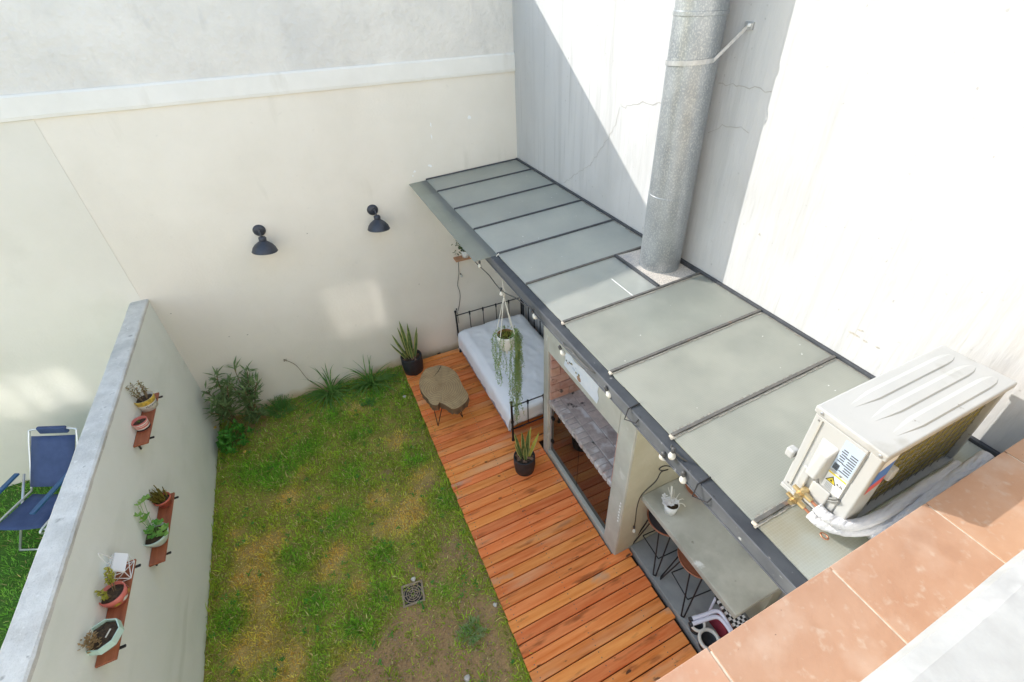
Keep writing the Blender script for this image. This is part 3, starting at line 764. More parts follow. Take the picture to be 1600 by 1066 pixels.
MB().box(2.44, XW - .006, BY0 + .196, BY1 - .101, 0, LN).build('hearth_back', MT['soot'], bq)
MB().box(FX + .05, 2.44, BY0 + .196, BY1 - .101, SH - .10, SH - .062).build('hearth_slab', MT['mortar'], bq)
MB().box(FX + .03, 2.44, BY0 + .197, BY1 - .102, SH - .0615, SH - .0015).build('mortar_bed', MT['mortar'], bq)
# hearth bricks: a soldier row along the front, three runs behind
ya, yz = BY0 + .198, BY1 - .103
nf = 17; pf = (yz - ya) / nf
pb = None
for i in range(nf):
    c = (FX + .066, ya + pf * (i + .5), SH - .03)
    if pb is None: pb = MB().obox(c, (.062, pf / 2 - .0025, .034)).build('brick', MT['ash_brick'], bq, bevel=.012, seg=3, loc=c)
    else: share(pb, bq, (c[0] + random.uniform(-.004, .004), c[1], c[2] + random.uniform(-.002, .002)), (0, random.uniform(-.02, .02), random.uniform(-.02, .02)))
pb = None
for r_ in range(4):
    nb = 5; pl = (yz - ya) / nb
    for i in range(-1, nb + 1):
        a = ya + pl * (i + (.5 if r_ % 2 else 0)); b = a + pl - .006; a = max(a, ya); b = min(b, yz)
        if b - a < .03: continue
        c = (FX + .132 + .143 * r_ + .069, (a + b) / 2, SH - .0285)
        full = abs((b - a) - (pl - .006)) < 1e-4
        if full and pb: share(pb, bq, (c[0], c[1], c[2] + random.uniform(-.002, .002)), (random.uniform(-.008, .008), random.uniform(-.01, .01), random.uniform(-.006, .006)))
        else:
            t = MB().obox(c, (.0685, (b - a) / 2, .03)).build('brick', MT['ash_brick'], bq, bevel=.004, loc=c)
            if full: pb = t
# brick lining of the far cheek and of the back
MB().box(FX + .03, 2.44, BY1 - .112, BY1 - .1005, SH, LN).build('cheek_mortar', MT['mortar'], bq)
pb = {}
for wall_ in ('cheek', 'cheek_near', 'back'):
    lo, hi = (FX + .02, 2.42) if wall_ != 'back' else (ya + .02, yz - .03)
    for r_ in range(6):
        z = SH + .055 + r_ * .111
        L = .23; s0 = lo - (L / 2 if r_ % 2 else 0)
        while s0 < hi - .02:
            a, b = max(s0, lo), min(s0 + L - .008, hi); s0 += L
            if b - a < .03: continue
            cc = (a + b) / 2; key = (wall_, round(b - a, 3))
            if wall_ == 'cheek': c = (cc, BY1 - .118, z); h = ((b - a) / 2, .014, .051)
            elif wall_ == 'cheek_near': c = (cc, BY0 + .21, z); h = ((b - a) / 2, .013, .051)
            else: c = (2.425, cc, z); h = (.012, (b - a) / 2, .051)
            if key in pb: share(pb[key], bq, c, (random.uniform(-.01, .01), random.uniform(-.01, .01), random.uniform(-.012, .012)))
            else: pb[key] = MB().obox(c, h).build('brick', MT['firebrick'], bq, bevel=.004, loc=c)
# glass doors under the hearth
ym = (ya + yz) / 2
for (a, b, hy) in ((ya + .012, ym - .004, ya + .02), (ym + .004, yz - .03, yz - .045)):
    d = MB().box(FX + .042, FX + .050, a, b, .122, SH - .105).build('door', MT['door_glass'], bq)
    for hz in (.30, .68):
        MB().obox((FX + .036, hy, hz), (.008, .022, .02)).build('hinge', MT['iron_black'], d, bevel=.003)
MB().box(FX + .03, FX + .046, yz - .022, yz - .002, .117, SH - .10).build('door_jamb', MT['aluminium'], bq, bevel=.002)
MB().box(FX + .03, 2.44, ya, yz, .0, .012).build('cupboard_floor', MT['soot'], bq)
for i in range(7):
    q = Vector((FX - .002, BY0 + .03 + .002 * (i % 2), .62 + .045 * i))
    MB().obox(q, (.002, .006, .008)).build('putty_dab', MT['patch_white'], bq)
# torn sticker left on the hood
st = [onx(*p, FX) for p in [(883, 549), (893, 556), (899, 566), (912, 577), (918, 579), (928, 589), (937, 601), (934, 612), (936, 622), (933, 631), (925, 621), (905, 597), (890, 581), (881.6, 570), (884, 560)]]
s_ = MB().add([(FX - .0035, p.y, p.z) for p in st], [tuple(range(len(st)))]).build('sticker', MT['paper'], bq)
rr = random.Random(3)
for i in range(11):
    q = onx(886 + i * 1.9 + rr.uniform(-1, 1), 564 + i * 2.1 + rr.uniform(-4, 2), FX)
    MB().obox((FX - .0045, q.y, q.z), (.0006, rr.uniform(.006, .014), rr.uniform(.004, .012)), mi=0).build('print_mark', MT[rr.choice(['print_dark', 'terracotta', 'moss_leaf', 'label_blue'])], s_)
q = onx(905, 592, FX)
MB().add([(FX - .0046, q.y + math.cos(a) * .035, q.z + math.sin(a) * .03) for a in [i * math.pi / 5 for i in range(10)]], [tuple(range(10))]).build('print_mark', MT['terracotta'], s_)

# ================================================================== flue
CX, CY, CR = 2.405, 2.56, .158
fl = thing('chimney_flue', 'galvanised round metal flue rising from the glass canopy', 'flue', (CX, CY, 2.72))
pr = [(CR + .004, 2.725), (CR + .004, 2.76)]
prof = [(CR, 2.70), (CR, 2.72), (CR, 3.318), (CR, 3.332), (CR - .002, 3.334), (CR - .002, 3.35), (CR - .002, 4.40), (CR - .002, 4.424), (CR + .003, 4.426), (CR + .003, 4.428), (CR + .003, 4.446), (CR + .003, 4.448), (CR - .003, 4.450), (CR - .003, 4.47), (CR - .003, 5.6)]
MB().lathe(prof, (CX, CY, 0), n=56).build('pipe', MT['galvanised'], fl, smooth=True).modifiers.new('edges', 'EDGE_SPLIT').split_angle = R(30)
sz = 4.20
band = [(CX + (CR + .004) * math.cos(a), CY + (CR + .004) * math.sin(a)) for a in np.linspace(R(35), R(275), 26)]
m = MB()
pts = [(XW - .004, 2.70)] + band + [(XW - .012, 2.345)]
zz = [sz + .06] + list(np.linspace(sz, sz - .02, len(band))) + [4.37]
zz = [4.24] + list(np.linspace(4.15, 4.20, len(band))) + [4.365]
for (x, y), z in zip(pts, zz):
    m.v += [(x, y, z - .013), (x, y, z + .013)]
for i in range(len(pts) - 1): m.f.append((2 * i, 2 * i + 1, 2 * i + 3, 2 * i + 2)); m.m.append(0)
s_ = m.build('strap', MT['strap_steel'], fl)
sd = s_.modifiers.new('thick', 'SOLIDIFY'); sd.thickness = .003
MB().obox((XW - .008, 2.335, 4.37), (.008, .03, .02)).build('clip', MT['strap_steel'], s_, bevel=.003)
MB().obox((XW - .02, 2.325, 4.375), (.006, .008, .008)).build('bolt', MT['white_pot'], s_, bevel=.002)

# ================================================================== glass canopy
def canz(x): return 2.75 - .05 * (XW - x)
cp = thing('glass_canopy', 'lean-to canopy of wired glass panes on dark steel bars', 'canopy', (1.9, 3, 2.6))
GX0, GXO = 1.352, 1.135
bars = [5.635, 5.165, 4.575, 4.0, 3.425, 2.848, 2.270, 1.693, 1.144, .607]
rot = Euler((0, -math.atan(.05), 0)).to_matrix()
def pane(x0, x1, y0, y1, dz, mat_, nm='pane'):
    m = MB()
    vs_ = []
    for dzz in (0, .006):
        for (x, y) in ((x0, y0), (x1, y0), (x1, y1), (x0, y1)): vs_.append((x, y, canz(x) + dz + dzz))
    m.add(vs_, [(0, 3, 2, 1), (4, 5, 6, 7), (0, 1, 5, 4), (1, 2, 6, 5), (2, 3, 7, 6), (3, 0, 4, 7)])
    return m.build(nm, mat_, cp)
for i in range(len(bars)):
    y1 = bars[i] - .004; y0 = (bars[i + 1] if i + 1 < len(bars) else TY) + .004
    dirt = MT['wired_glass'] if i < 6 else MT['wired_glass_sunlit'] if i < 9 else MT['dirty_glass']  # shaded far panes get the paler copy, sunlit near panes the darker
    if i == 5:  # the pane that makes room for the flue
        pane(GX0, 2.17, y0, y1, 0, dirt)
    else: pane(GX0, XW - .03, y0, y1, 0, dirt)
    if i < 4: pane(GXO, GX0 + .03, y0 - .003, y1 + .003, -.0075, MT['clear_glass'], 'overhang_pane')
def barx(x0, x1, y, wd, z0, z1, mat_, nm, dz=0):
    m = MB(); vs_ = []
    for zz in (z0, z1):
        for (x, yy) in ((x0, y - wd), (x1, y - wd), (x1, y + wd), (x0, y + wd)): vs_.append((x, yy, canz(x) + zz))
    m.add(vs_, [(0, 3, 2, 1), (4, 5, 6, 7), (0, 1, 5, 4), (1, 2, 6, 5), (2, 3, 7, 6), (3, 0, 4, 7)])
    return m.build(nm, mat_, cp, bevel=.002)
for i, y in enumerate(bars):
    yy = y - .008 if i == 0 else y
    b = barx(GX0 - .002, XW - .028, yy, .0095, -.035, .018, MT['bar_steel'] if i > 4 else MT['steel_dark'], 'glazing_bar')
    if i > 5:
        m = MB(); rr = random.Random(i)
        for k in range(34):
            x = GX0 + (XW - .06 - GX0) * k / 33
            m.obox((x, y - .015 - rr.uniform(0, .004), canz(x) + .0078), (.021, .004 + rr.uniform(0, .003), .0018))
        m.build('putty_line', MT['putty'], b)
        MB().obox((GX0 - .005, y - .004, canz(GX0) + .005), (.008, .013, .007)).build('putty_lump', MT['grout'], b, bevel=.004)
MB().box(1.288, 1.357, TY, YW - .004, 2.60, 2.676).build('front_beam', MT['steel_beam'], cp, bevel=.003)
MB().box(1.282, 1.287, TY, YW - .004, 2.598, 2.606).build('beam_flange', MT['steel_beam'], cp)
MB().box(1.292, 1.354, TY, YW - .004, 2.6765, 2.681).build('beam_cap', MT['beam_top'], cp)
MB().box(XW - .027, XW - .003, TY, YW - .006, 2.70, 2.772).build('wall_angle', MT['steel_dark'], cp, bevel=.002)
# concrete pad round the flue, framed
MB().box(2.185, XW - .03, 2.281, 2.838, 2.70, 2.742).build('flue_pad', MT['gravel_mortar'], cp)
MB().box(2.165, 2.184, 2.281, 2.838, 2.70, 2.757).build('pad_frame', MT['steel_dark'], cp)
for (a, b) in ((1.62, 2.165),):
    x = 1.95
    MB().box(x - .0025, x + .0025, 2.276, 2.56, canz(x) + .006, canz(x) + .0085).build('silicone_seam', MT['droppings'], cp)
# wire hooks clipped over the beam
for (px, py) in [(985, 625), (1095, 745)]:
    q = onx(px, py, 1.28)
    MB().tube([(1.37, q.y, 2.69), (1.275, q.y, 2.682), (1.25, q.y - .01, 2.62), (1.275, q.y - .075, 2.64), (1.30, q.y - .08, 2.682)], .004, 6).build('wire_hook', MT['iron_black'], cp)
# bird droppings and fallen crumbs of plaster
rr = random.Random(11); m = MB()
for k in range(60):
    far = rr.random() < .62
    y = rr.uniform(3.3, 5.6) if far else rr.uniform(.7, 3.3)
    x = rr.uniform(1.2 if far else 1.4, 2.54)
    if rr.random() < .55: x = rr.uniform(2.25, 2.54)
    if 1.5 < x < 2.45 and y < .75: continue
    if not far and 2.16 < x and 2.26 < y < 2.86: continue
    s_ = rr.uniform(.002, .006) * (1.0 if far else .7)
    m.lathe([(s_, 0), (s_ * .8, s_ * .35), (.0001, s_ * .45)], (x, y, canz(x) + (.0062 if x > 1.39 else -.0012)), n=6)
tag(m.build('crumbs', MT['droppings'], cp), kind='stuff')
# dirt washed up against the uphill side of each bar and along the wall angle
m = MB(); rr = random.Random(17)
for i, y in enumerate(bars[1:]):
    for k in range(26):
        x = GX0 + .04 + (XW - .08 - GX0) * k / 25
        if i == 4 and x > 2.15: continue
        wd = .006 + .010 * abs(mnoise.noise(Vector((x * 6, y * 3, 1)))) * (1.6 if i > 4 else .8)
        m.add([(x - .027, y + .0112, canz(x) + .0064), (x + .027, y + .0112, canz(x) + .0064), (x + .02, y + .0112 + wd, canz(x) + .0064), (x - .018, y + .0112 + wd * .8, canz(x) + .0064)], [(0, 1, 2, 3)])
for k in range(70):
    y = .75 + 4.8 * k / 69
    if 2.25 < y < 2.88: continue
    wd = .008 + .03 * abs(mnoise.noise(Vector((y * 4, 2, 1))))
    m.add([(XW - .0275, y - .04, canz(XW) + .0052), (XW - .0275, y + .04, canz(XW) + .0052), (XW - .0275 - wd, y + .03, canz(XW) + .0064), (XW - .0275 - wd * .7, y - .03, canz(XW) + .0064)], [(0, 1, 2, 3)])
tag(m.build('grime', MT['grime'], cp), kind='stuff')

# ================================================================== air conditioner
AX0, AX1, AY0, AY1, AZ0, AZ1 = 1.567, 2.392, .405, .681, 2.728, 3.244
ac = thing('air_conditioner', 'white outdoor air conditioner unit standing on the glass canopy', 'air conditioner', ((AX0 + AX1) / 2, (AY0 + AY1) / 2, AZ0))
W_ = MT['ac_white']
MB().box(AX0 + .006, AX1 - .004, AY0 + .05, AY1 - .006, AZ0 + .03, AZ1 - .028).build('body', W_, ac, bevel=.006, seg=3)
# top cover with an overhanging lip and three long ribs
tp = MB().box(AX0 - .002, AX1 + .002, AY0 - .004, AY1 + .002, AZ1 - .036, AZ1 - .004).build('top_cover', W_, ac, bevel=.007, seg=3)
for k, yc in enumerate((AY0 + .055, AY0 + .135, AY0 + .215)):
    xa, xb, wd = AX0 + .10, AX1 - .035, .030
    m = MB(); n = 14
    for i in range(n + 1):
        t = i / n; x = xa + (xb - xa) * t
        h = .0055 * min(1, t * 5, (1 - t) * 9) + .0004; ww = wd * min(1, .35 + t * 3.2, .3 + (1 - t) * 8)
        for (dy, hh) in ((-ww, 0), (-ww * .78, h), (ww * .35, h), (ww, 0)): m.v.append((x, yc + dy, AZ1 - .005 + hh))
    for i in range(n):
        for j in range(3): a = i * 4 + j; m.f.append((a, a + 4, a + 5, a + 1)); m.m.append(0)
    m.build('rib', W_, tp)
for (x, y) in ((AX0 + .012, AY0 + .02), (AX0 + .012, AY1 - .03)):
    MB().lathe([(.0, .003), (.005, .003), (.007, .0)], (x - .016, y, AZ1 - .020), n=10, rot=Euler((0, R(-90), 0)).to_matrix()).build('screw', MT['strap_steel'], tp)
# end panel: raised frame, hooded handle recess, valve panel
ep = MB().box(AX0 - .0005, AX0 + .006, AY0 + .055, AY1 - .012, AZ0 + .045, AZ1 - .040).build('end_panel', W_, ac, bevel=.003)
MB().box(AX0 - .006, AX0 - .0006, AY1 - .045, AY1 - .037, AZ0 + .06, AZ1 - .05).build('edge_groove', MT['ac_gap'], ep)
MB().box(AX0 - .016, AX0 - .0006, AY1 - .095, AY1 - .062, AZ0 + .05, AZ0 + .225).build('raised_panel', W_, ep, bevel=.006, seg=3)
MB().box(AX0 - .012, AX0 - .0006, AY0 + .085, AY1 - .115, AZ0 + .05, AZ0 + .185).build('valve_panel', W_, ep, bevel=.008, seg=3)
m = MB(); hz0, hz1 = AZ0 + .225, AZ0 + .40; hy0, hy1 = AY0 + .135, AY1 - .07
m.add([(AX0 - .001, hy0, hz0), (AX0 - .001, hy1, hz0), (AX0 - .001, hy1, hz1), (AX0 - .001, hy0, hz1), (AX0 - .052, hy0 + .012, hz0 + .004), (AX0 - .052, hy1 - .02, hz0 + .004), (AX0 - .03, hy1 - .03, hz1 - .05), (AX0 - .03, hy0 + .012, hz1 - .05)],
      [(4, 7, 6, 5), (3, 2, 6, 7), (0, 3, 7, 4), (1, 5, 6, 2), (0, 4, 5, 1)])
m.build('terminal_cover', W_, ep, bevel=.006, seg=3)
for k, (r0, r1) in enumerate(((.058, .064), (.046, .053))):
    pts = [(AX0 - .0035, AY0 + .105 + r1 * math.cos(a), AZ0 + .225 - r1 * 1.3 * math.sin(a)) for a in np.linspace(R(15), R(150), 12)]
    MB().tube(pts, .006, 6).build('louvre_slot', MT['ac_dark'], ep)
lb = MB().box(AX0 - .0034, AX0 - .0008, AY0 + .060, AY0 + .132, AZ0 + .30, AZ1 - .055).build('rating_label', MT['label_blue'], ep)
lx = AX0 - .0042
for i in range(9): MB().box(lx, lx + .0006, AY0 + .066, AY0 + .093 + .012 * (i % 3 == 0), AZ0 + .312 + i * .0125, AZ0 + .317 + i * .0125).build('print_line', MT['print_dark'], lb)
for i in range(6): MB().box(lx, lx + .0006, AY0 + .104, AY0 + .126 - .004 * (i % 2), AZ0 + .352 + i * .0125, AZ0 + .357 + i * .0125).build('print_line', MT['print_dark'], lb)
for i in range(12): MB().box(lx, lx + .0006, AY0 + .108 + i * .0018, AY0 + .1090 + i * .0018, AZ0 + .305, AZ0 + .338).build('barcode_bar', MT['print_black'], lb)
MB().box(AX0 - .0034, AX0 - .0008, AY0 + .056, AY0 + .060, AZ0 + .30, AZ1 - .055).build('label_margin', MT['label_grey'], ep)
l2 = MB().box(AX0 - .0034, AX0 - .0008, AY0 + .058, AY0 + .132, AZ0 + .19, AZ0 + .286).build('warning_label', MT['label_white'], ep)
MB().box(lx, lx + .0006, AY0 + .060, AY0 + .132, AZ0 + .277, AZ0 + .285).build('yellow_band', MT['yellow_print'], l2)
def tri(cy, cz, s): return [(cy - s, cz - s * .6), (cy + s, cz - s * .6), (cy, cz + s * 1.1)]
for (s, x_, mt) in ((.022, lx, 'print_black'), (.0165, lx - .0006, 'yellow_print'), (.0055, lx - .0012, 'print_black')):
    MB().add([(x_, y, z) for y, z in tri(AY0 + .108, AZ0 + .246, s)], [(0, 1, 2)]).build('warning_sign', MT[mt], l2)
for i in range(5): MB().box(lx, lx + .0006, AY0 + .066 + .006 * (i % 2), AY0 + .122, AZ0 + .194 + i * .007, AZ0 + .1965 + i * .007).build('print_line', MT['label_grey'], l2)
def text_part(txt, size, mt, parent, loc, rot, name='lettering', ext=.0004):
    cu = bpy.data.curves.new(name, 'FONT'); cu.body = txt; cu.size = size; cu.align_x = 'CENTER'; cu.align_y = 'CENTER'; cu.extrude = ext
    tmp = bpy.data.objects.new(name + '_tmp', cu); COL.objects.link(tmp)
    dg = bpy.context.evaluated_depsgraph_get(); me = bpy.data.meshes.new_from_object(tmp.evaluated_get(dg))
    bpy.data.objects.remove(tmp); bpy.data.curves.remove(cu)
    me.materials.clear(); me.materials.append(MT[mt])
    o = bpy.data.objects.new(name, me); COL.objects.link(o); o.parent = parent
    o.location = Vector(loc) - ORG[parent.name]; o.rotation_euler = rot
    return o
text_part('A2L', .018, 'print_dark', l2, (lx - .0004, AY0 + .074, AZ0 + .247), (R(90), 0, R(-90)))
# coil at the rear, guard frame, blue and red sticker
MB().box(AX0 + .13, AX1 - .03, AY0 + .030, AY0 + .052, AZ0 + .035, AZ1 - .04).build('coil', MT['coil'], ac)
for k in range(9):
    z = AZ0 + .06 + k * .05; MB().tube([(AX0 + .126, AY0 + .026, z), (AX1 - .028, AY0 + .026, z)], .0014, 5).build('guard_wire', MT['ac_dark'], ac)
for k in range(12):
    x = AX0 + .16 + k * .055; MB().tube([(x, AY0 + .024, AZ0 + .04), (x, AY0 + .024, AZ1 - .045)], .0014, 5).build('guard_wire', MT['ac_dark'], ac)
for (yy_, zz_) in ((AY0 + .075, AZ0 + .06), (AY1 - .03, AZ0 + .06), (AY1 - .03, AZ1 - .06), (AY0 + .09, AZ0 + .29)):
    MB().lathe([(.0, .002), (.004, .002), (.0055, .0)], (AX0 - .001, yy_, zz_), n=8, rot=Euler((0, R(-90), 0)).to_matrix()).build('screw', MT['ac_dark'], ac)
MB().box(AX0 + .004, AX0 + .125, AY0 + .006, AY0 + .052, AZ0 + .03, AZ1 - .037).build('corner_post', W_, ac, bevel=.006, seg=3)
MB().box(AX1 - .028, AX1 - .004, AY0 + .006, AY0 + .052, AZ0 + .03, AZ1 - .037).build('corner_post', W_, ac, bevel=.006, seg=3)
for (a, b, mt) in ((.33, .42, 'blue_print'), (.28, .33, 'red_print'), (.42, .47, 'label_white')):
    MB().add([(AX0 + .03, AY0 + .0045, AZ0 + a - .02), (AX0 + .112, AY0 + .0045, AZ0 + a + .01), (AX0 + .112, AY0 + .0045, AZ0 + b + .01), (AX0 + .03, AY0 + .0045, AZ0 + b - .02)], [(0, 1, 2, 3)]).build('sticker', MT[mt], ac)
MB().box(AX0 + .125, AX0 + .16, AY0 - .008, AY0 + .028, AZ0 + .30, AZ0 + .36).build('guard_clip', W_, ac, bevel=.004)
MB().box(AX0 + .003, AX1 - .003, AY0 + .004, AY1 - .003, AZ0 + .004, AZ0 + .029).build('base_tray', W_, ac, bevel=.004)
for x in (AX0 + .10, AX1 - .14):
    MB().box(x, x + .05, AY0 - .006, AY1 + .03, AZ0 - .010, AZ0 + .003).build('foot', W_, ac, bevel=.002)
MB().box(AX0 - .010, AX0 + .03, AY1 - .004, AY1 + .032, AZ0 + .19, AZ0 + .235).build('side_lug', W_, ac, bevel=.008, seg=3)
# valves
for k, (y, z) in enumerate(((AY0 + .165, AZ0 + .115), (AY0 + .175, AZ0 + .052))):
    v = MB().tube([(AX0 - .012, y, z), (AX0 - .055, y, z)], .016, 10).build('valve', MT['brass'], ac, smooth=False)
    MB().tube([(AX0 - .036, y + .005, z), (AX0 - .036, y - .045, z - .004)], [.014, .011], 8).build('flare_nut', MT['brass'], v)
    MB().tube([(AX0 - .045, y, z), (AX0 - .052, y + .034, z + .014)], [.011, .009], 8).build('service_port', MT['brass'], v)
    MB().tube([(AX0 - .055, y, z), (AX0 - .072, y, z)], .012, 6).build('valve_cap', MT['brass'], v)
    MB().tube([(AX0 - .036, y - .04, z - .004), (AX0 - .036, y - .075, z - .008)], .006, 8).build('copper_end', MT['copper'], v)
# insulated pipes, wrapped, running over the glass to the ledge
def wrapped(name, pts, r, label, mt='pipe_wrap', k=7):
    P = smooth_path(pts, k); rr = [r * (1 + .09 * mnoise.noise(Vector((i * .9, r * 100, 0))) + .05 * math.sin(i * 2.2)) for i in range(len(P))]
    return tag(MB().tube(P, rr, 14).build(name, MT[mt], smooth=True), label, 'pipe', 'pipes of the air conditioner')
ya_, za_ = AY0 + .165 - .07, AZ0 + .108
wrapped('insulated_pipe', [(AX0 - .036, ya_, za_), (AX0 - .030, ya_ - .05, za_ - .012), (AX0 + .03, AY0 - .015, za_ - .02), (AX0 + .16, AY0 - .045, za_ - .005), (AX0 + .36, AY0 - .05, za_ + .03), (AX0 + .62, AY0 - .055, za_ + .055)], .022, 'upper white wrapped pipe curving from the brass valve along the unit')
wrapped('insulated_pipe', [(AX0 - .036, ya_ + .01, za_ - .064), (AX0 - .025, ya_ - .05, za_ - .07), (AX0 + .05, AY0 - .03, za_ - .06), (AX0 + .20, AY0 - .078, za_ - .04), (AX0 + .40, AY0 - .088, za_ + .0), (AX0 + .74, AY0 - .09, za_ + .04)], .021, 'lower white wrapped pipe curving from the lower brass valve')
wrapped('insulated_pipe', [(AX0 + .10, TY + .045, canz(1.7) + .05), (AX0 + .25, TY + .042, 2.81), (AX0 + .45, TY + .04, 2.87), (AX0 + .72, TY + .036, 2.93)], .031, 'thick white wrapped pipe lying along the tiled ledge', k=9)
wrapped('grey_conduit', [(AX0 + .02, TY + .012, canz(1.6) + .028), (AX0 + .3, TY + .014, 2.76), (AX0 + .7, TY + .014, 2.80), (AX0 + .98, TY + .014, 2.83)], .022, 'dark grey conduit lying beside the tiled ledge', 'rubber_grey')
q = onz(1288, 838, canz(1.45) + .01)
tag(MB().tube([(q.x + .012 * math.cos(a), q.y + .016 * math.sin(a), q.z) for a in np.linspace(0, 2 * math.pi, 13)[:-1]], .0035, 6, closed=True).build('copper_ring', MT['copper'], smooth=True), 'small copper ring lying on the dirty glass pane', 'ring')

# ================================================================== wall lamps
def wall_lamp(px, py, tilt, label):
    q = ony(px, py, YW)
    t = thing('wall_lamp', label, 'lamp', (q.x, YW, q.z), 'wall lamps')
    ry = Euler((R(90), 0, 0)).to_matrix()
    MB().lathe([(.0001, .030), (.045, .028), (.062, .016), (.066, .0)], (q.x, YW, q.z), n=28, rot=ry).build('mount_plate', MT['lamp_metal'], t, smooth=True)
    c = Vector((q.x + .012, YW - .165, q.z - .075))
    MB().tube(smooth_path([(q.x, YW - .02, q.z), (q.x + .004, YW - .09, q.z + .035), (q.x + .010, YW - .15, q.z + .02), c + Vector((0, 0, .05))], 6), .008, 8).build('arm', MT['lamp_metal'], t, smooth=True)
    rt = Euler((R(tilt[0]), R(tilt[1]), 0)).to_matrix()
    sh = MB().lathe([(.0001, .062), (.030, .060), (.034, .050), (.034, .018), (.040, .010), (.058, -.004), (.090, -.030), (.115, -.062), (.128, -.098), (.131, -.104), (.127, -.104), (.112, -.064), (.085, -.034), (.05, -.012), (.0001, -.004)], c, n=40, rot=rt).build('shade', MT['lamp_metal'], t, smooth=True)
    MB().lathe([(.036, .054), (.039, .050), (.039, .020), (.036, .014)], c, n=24, rot=rt).build('collar', MT['lamp_metal'], sh, smooth=True)
    MB().lathe([(.012, -.01), (.03, -.04), (.032, -.06), (.02, -.082), (.0001, -.088)], c, n=18, rot=rt).build('bulb', MT['bulb_glass'], t, smooth=True)
wall_lamp(405, 360, (-4, 8), 'dark metal wall lamp on the left, farther from the glass canopy')
wall_lamp(582, 328, (-4, 4), 'dark metal wall lamp on the right, nearer the glass canopy')

# ================================================================== shelves on the divider
def wall_shelf(name, y0, y1, z, label):
    t = thing(name, label, 'shelf', (XD, (y0 + y1) / 2, z), 'wooden shelves on the dividing wall')
    MB().box(XD + .003, XD + .108, y0, y1, z - .018, z).build('board', MT['shelf_wood'], t, bevel=.003)
    for y in (y0 + .07, y1 - .05):
        b = MB().box(XD + .003, XD + .135, y - .007, y + .007, z - .030, z - .0185).build('bracket', MT['bracket'], t)
        MB().box(XD + .001, XD + .010, y - .007, y + .007, z - .11, z - .031).build('bracket_plate', MT['bracket'], b)
wall_shelf('wall_shelf', 3.72, 4.383, 1.583, 'far wooden wall shelf with the printed tin and striped pot')
wall_shelf('wall_shelf', 2.91, 3.58, 1.07, 'lower wooden wall shelf with the leafy bowl')
wall_shelf('wall_shelf', 2.048, 2.71, 1.44, 'near wooden wall shelf with the white wire house')
def pot(name, label, c, prof, mt, n=24, soil_z=None, soil_r=None, smooth=True, cat='potted plant', tiltm=None):
    t = thing(name, label, cat, c)
    MB().lathe(prof, c, n=n, rot=tiltm).build('pot', MT[mt], t, smooth=smooth)
    if soil_z is not None:
        MB().lathe([(soil_r, 0), (soil_r * .5, .006), (.0001, .004)], (c[0], c[1], c[2] + soil_z), n=n).build('soil', MT['soil'], t)
    return t
XS = XD + .058
def cup(r0, r1, h, th=.005): return [(.0001, .002), (r0, .0), (r1, h), (r1 - th, h), (r1 - th - .002, h * .6), (.0001, h * .6)]
# 1 printed tin with a twiggy plant
c = (XS + .004, 4.19, 1.584)
t = pot('potted_plant', 'white and yellow printed tin holding a reddish twiggy plant', c, cup(.066, .078, .125), 'tin_white', soil_z=.095, soil_r=.070)
MB().lathe([(.0752, .075), (.0784, .105), (.0788, .112), (.0795, .1265), (.0772, .1268)], c, n=24).build('yellow_band', MT['tin_yellow'], t, smooth=True)
word = 'MUSEVILLE'
for i, ch in enumerate(word):
    a = R(-80 + 11 * i); rr_ = .0735
    o = text_part(ch, .022, 'print_dark', t, (c[0] + rr_ * math.cos(a), c[1] + rr_ * math.sin(a), c[2] + .055), (R(90), 0, a + R(90)), 'letter', ext=.001)
m = MB(); rr = random.Random(5)
for k in range(9):
    a = rr.uniform(0, 6.28); tip = Vector(c) + Vector((.055 * math.cos(a) - .02, .06 * math.sin(a) + .02, rr.uniform(.2, .30)))
    b0 = Vector(c) + Vector((.02 * math.cos(a), .02 * math.sin(a), .09)); P = bez(b0, (b0 + tip) / 2 + Vector((rr.uniform(-.02, .02), rr.uniform(-.02, .02), .02)), tip, 6)
    m.tube(P, [.003, .003, .0025, .002, .002, .0015, .001], 5, mi=0)
    for j in range(2, 7):
        for s in range(3):
            d = Vector((rr.uniform(-1, 1), rr.uniform(-1, 1), rr.uniform(-.2, .8))); m.leaf(P[j], d, (0, 0, 1), rr.uniform(.018, .035), .010, mi=rr.choice([1, 1, 2]))
tag(m.build('foliage', [MT['stem_brown'], MT['moss_leaf'], MT['dry_leaf']], t), kind='stuff')
# 2 striped pot
c = (XS - .004, 3.92, 1.584)
t = pot('potted_plant', 'small red and white striped pot with dark soil on the far shelf', c, cup(.050, .058, .088), 'red_glaze', soil_z=.062, soil_r=.052)
for (z0, z1, mt) in ((.006, .022, 'print_black'), (.024, .036, 'tin_white'), (.052, .058, 'tin_white'), (.068, .078, 'tin_white')):
    f = lambda z: .0508 + .008 * z / .088
    MB().lathe([(f(z0), z0), (f(z1), z1)], c, n=24).build('stripe', MT[mt], t, smooth=True)
m = MB()
for k in range(4): m.leaf(Vector(c) + Vector((0, 0, .06)), (random.uniform(-.4, .4), random.uniform(-.4, .4), 1), (1, 0, 0), .05, .012)
m.build('sprout', MT['bright_leaf'], t)
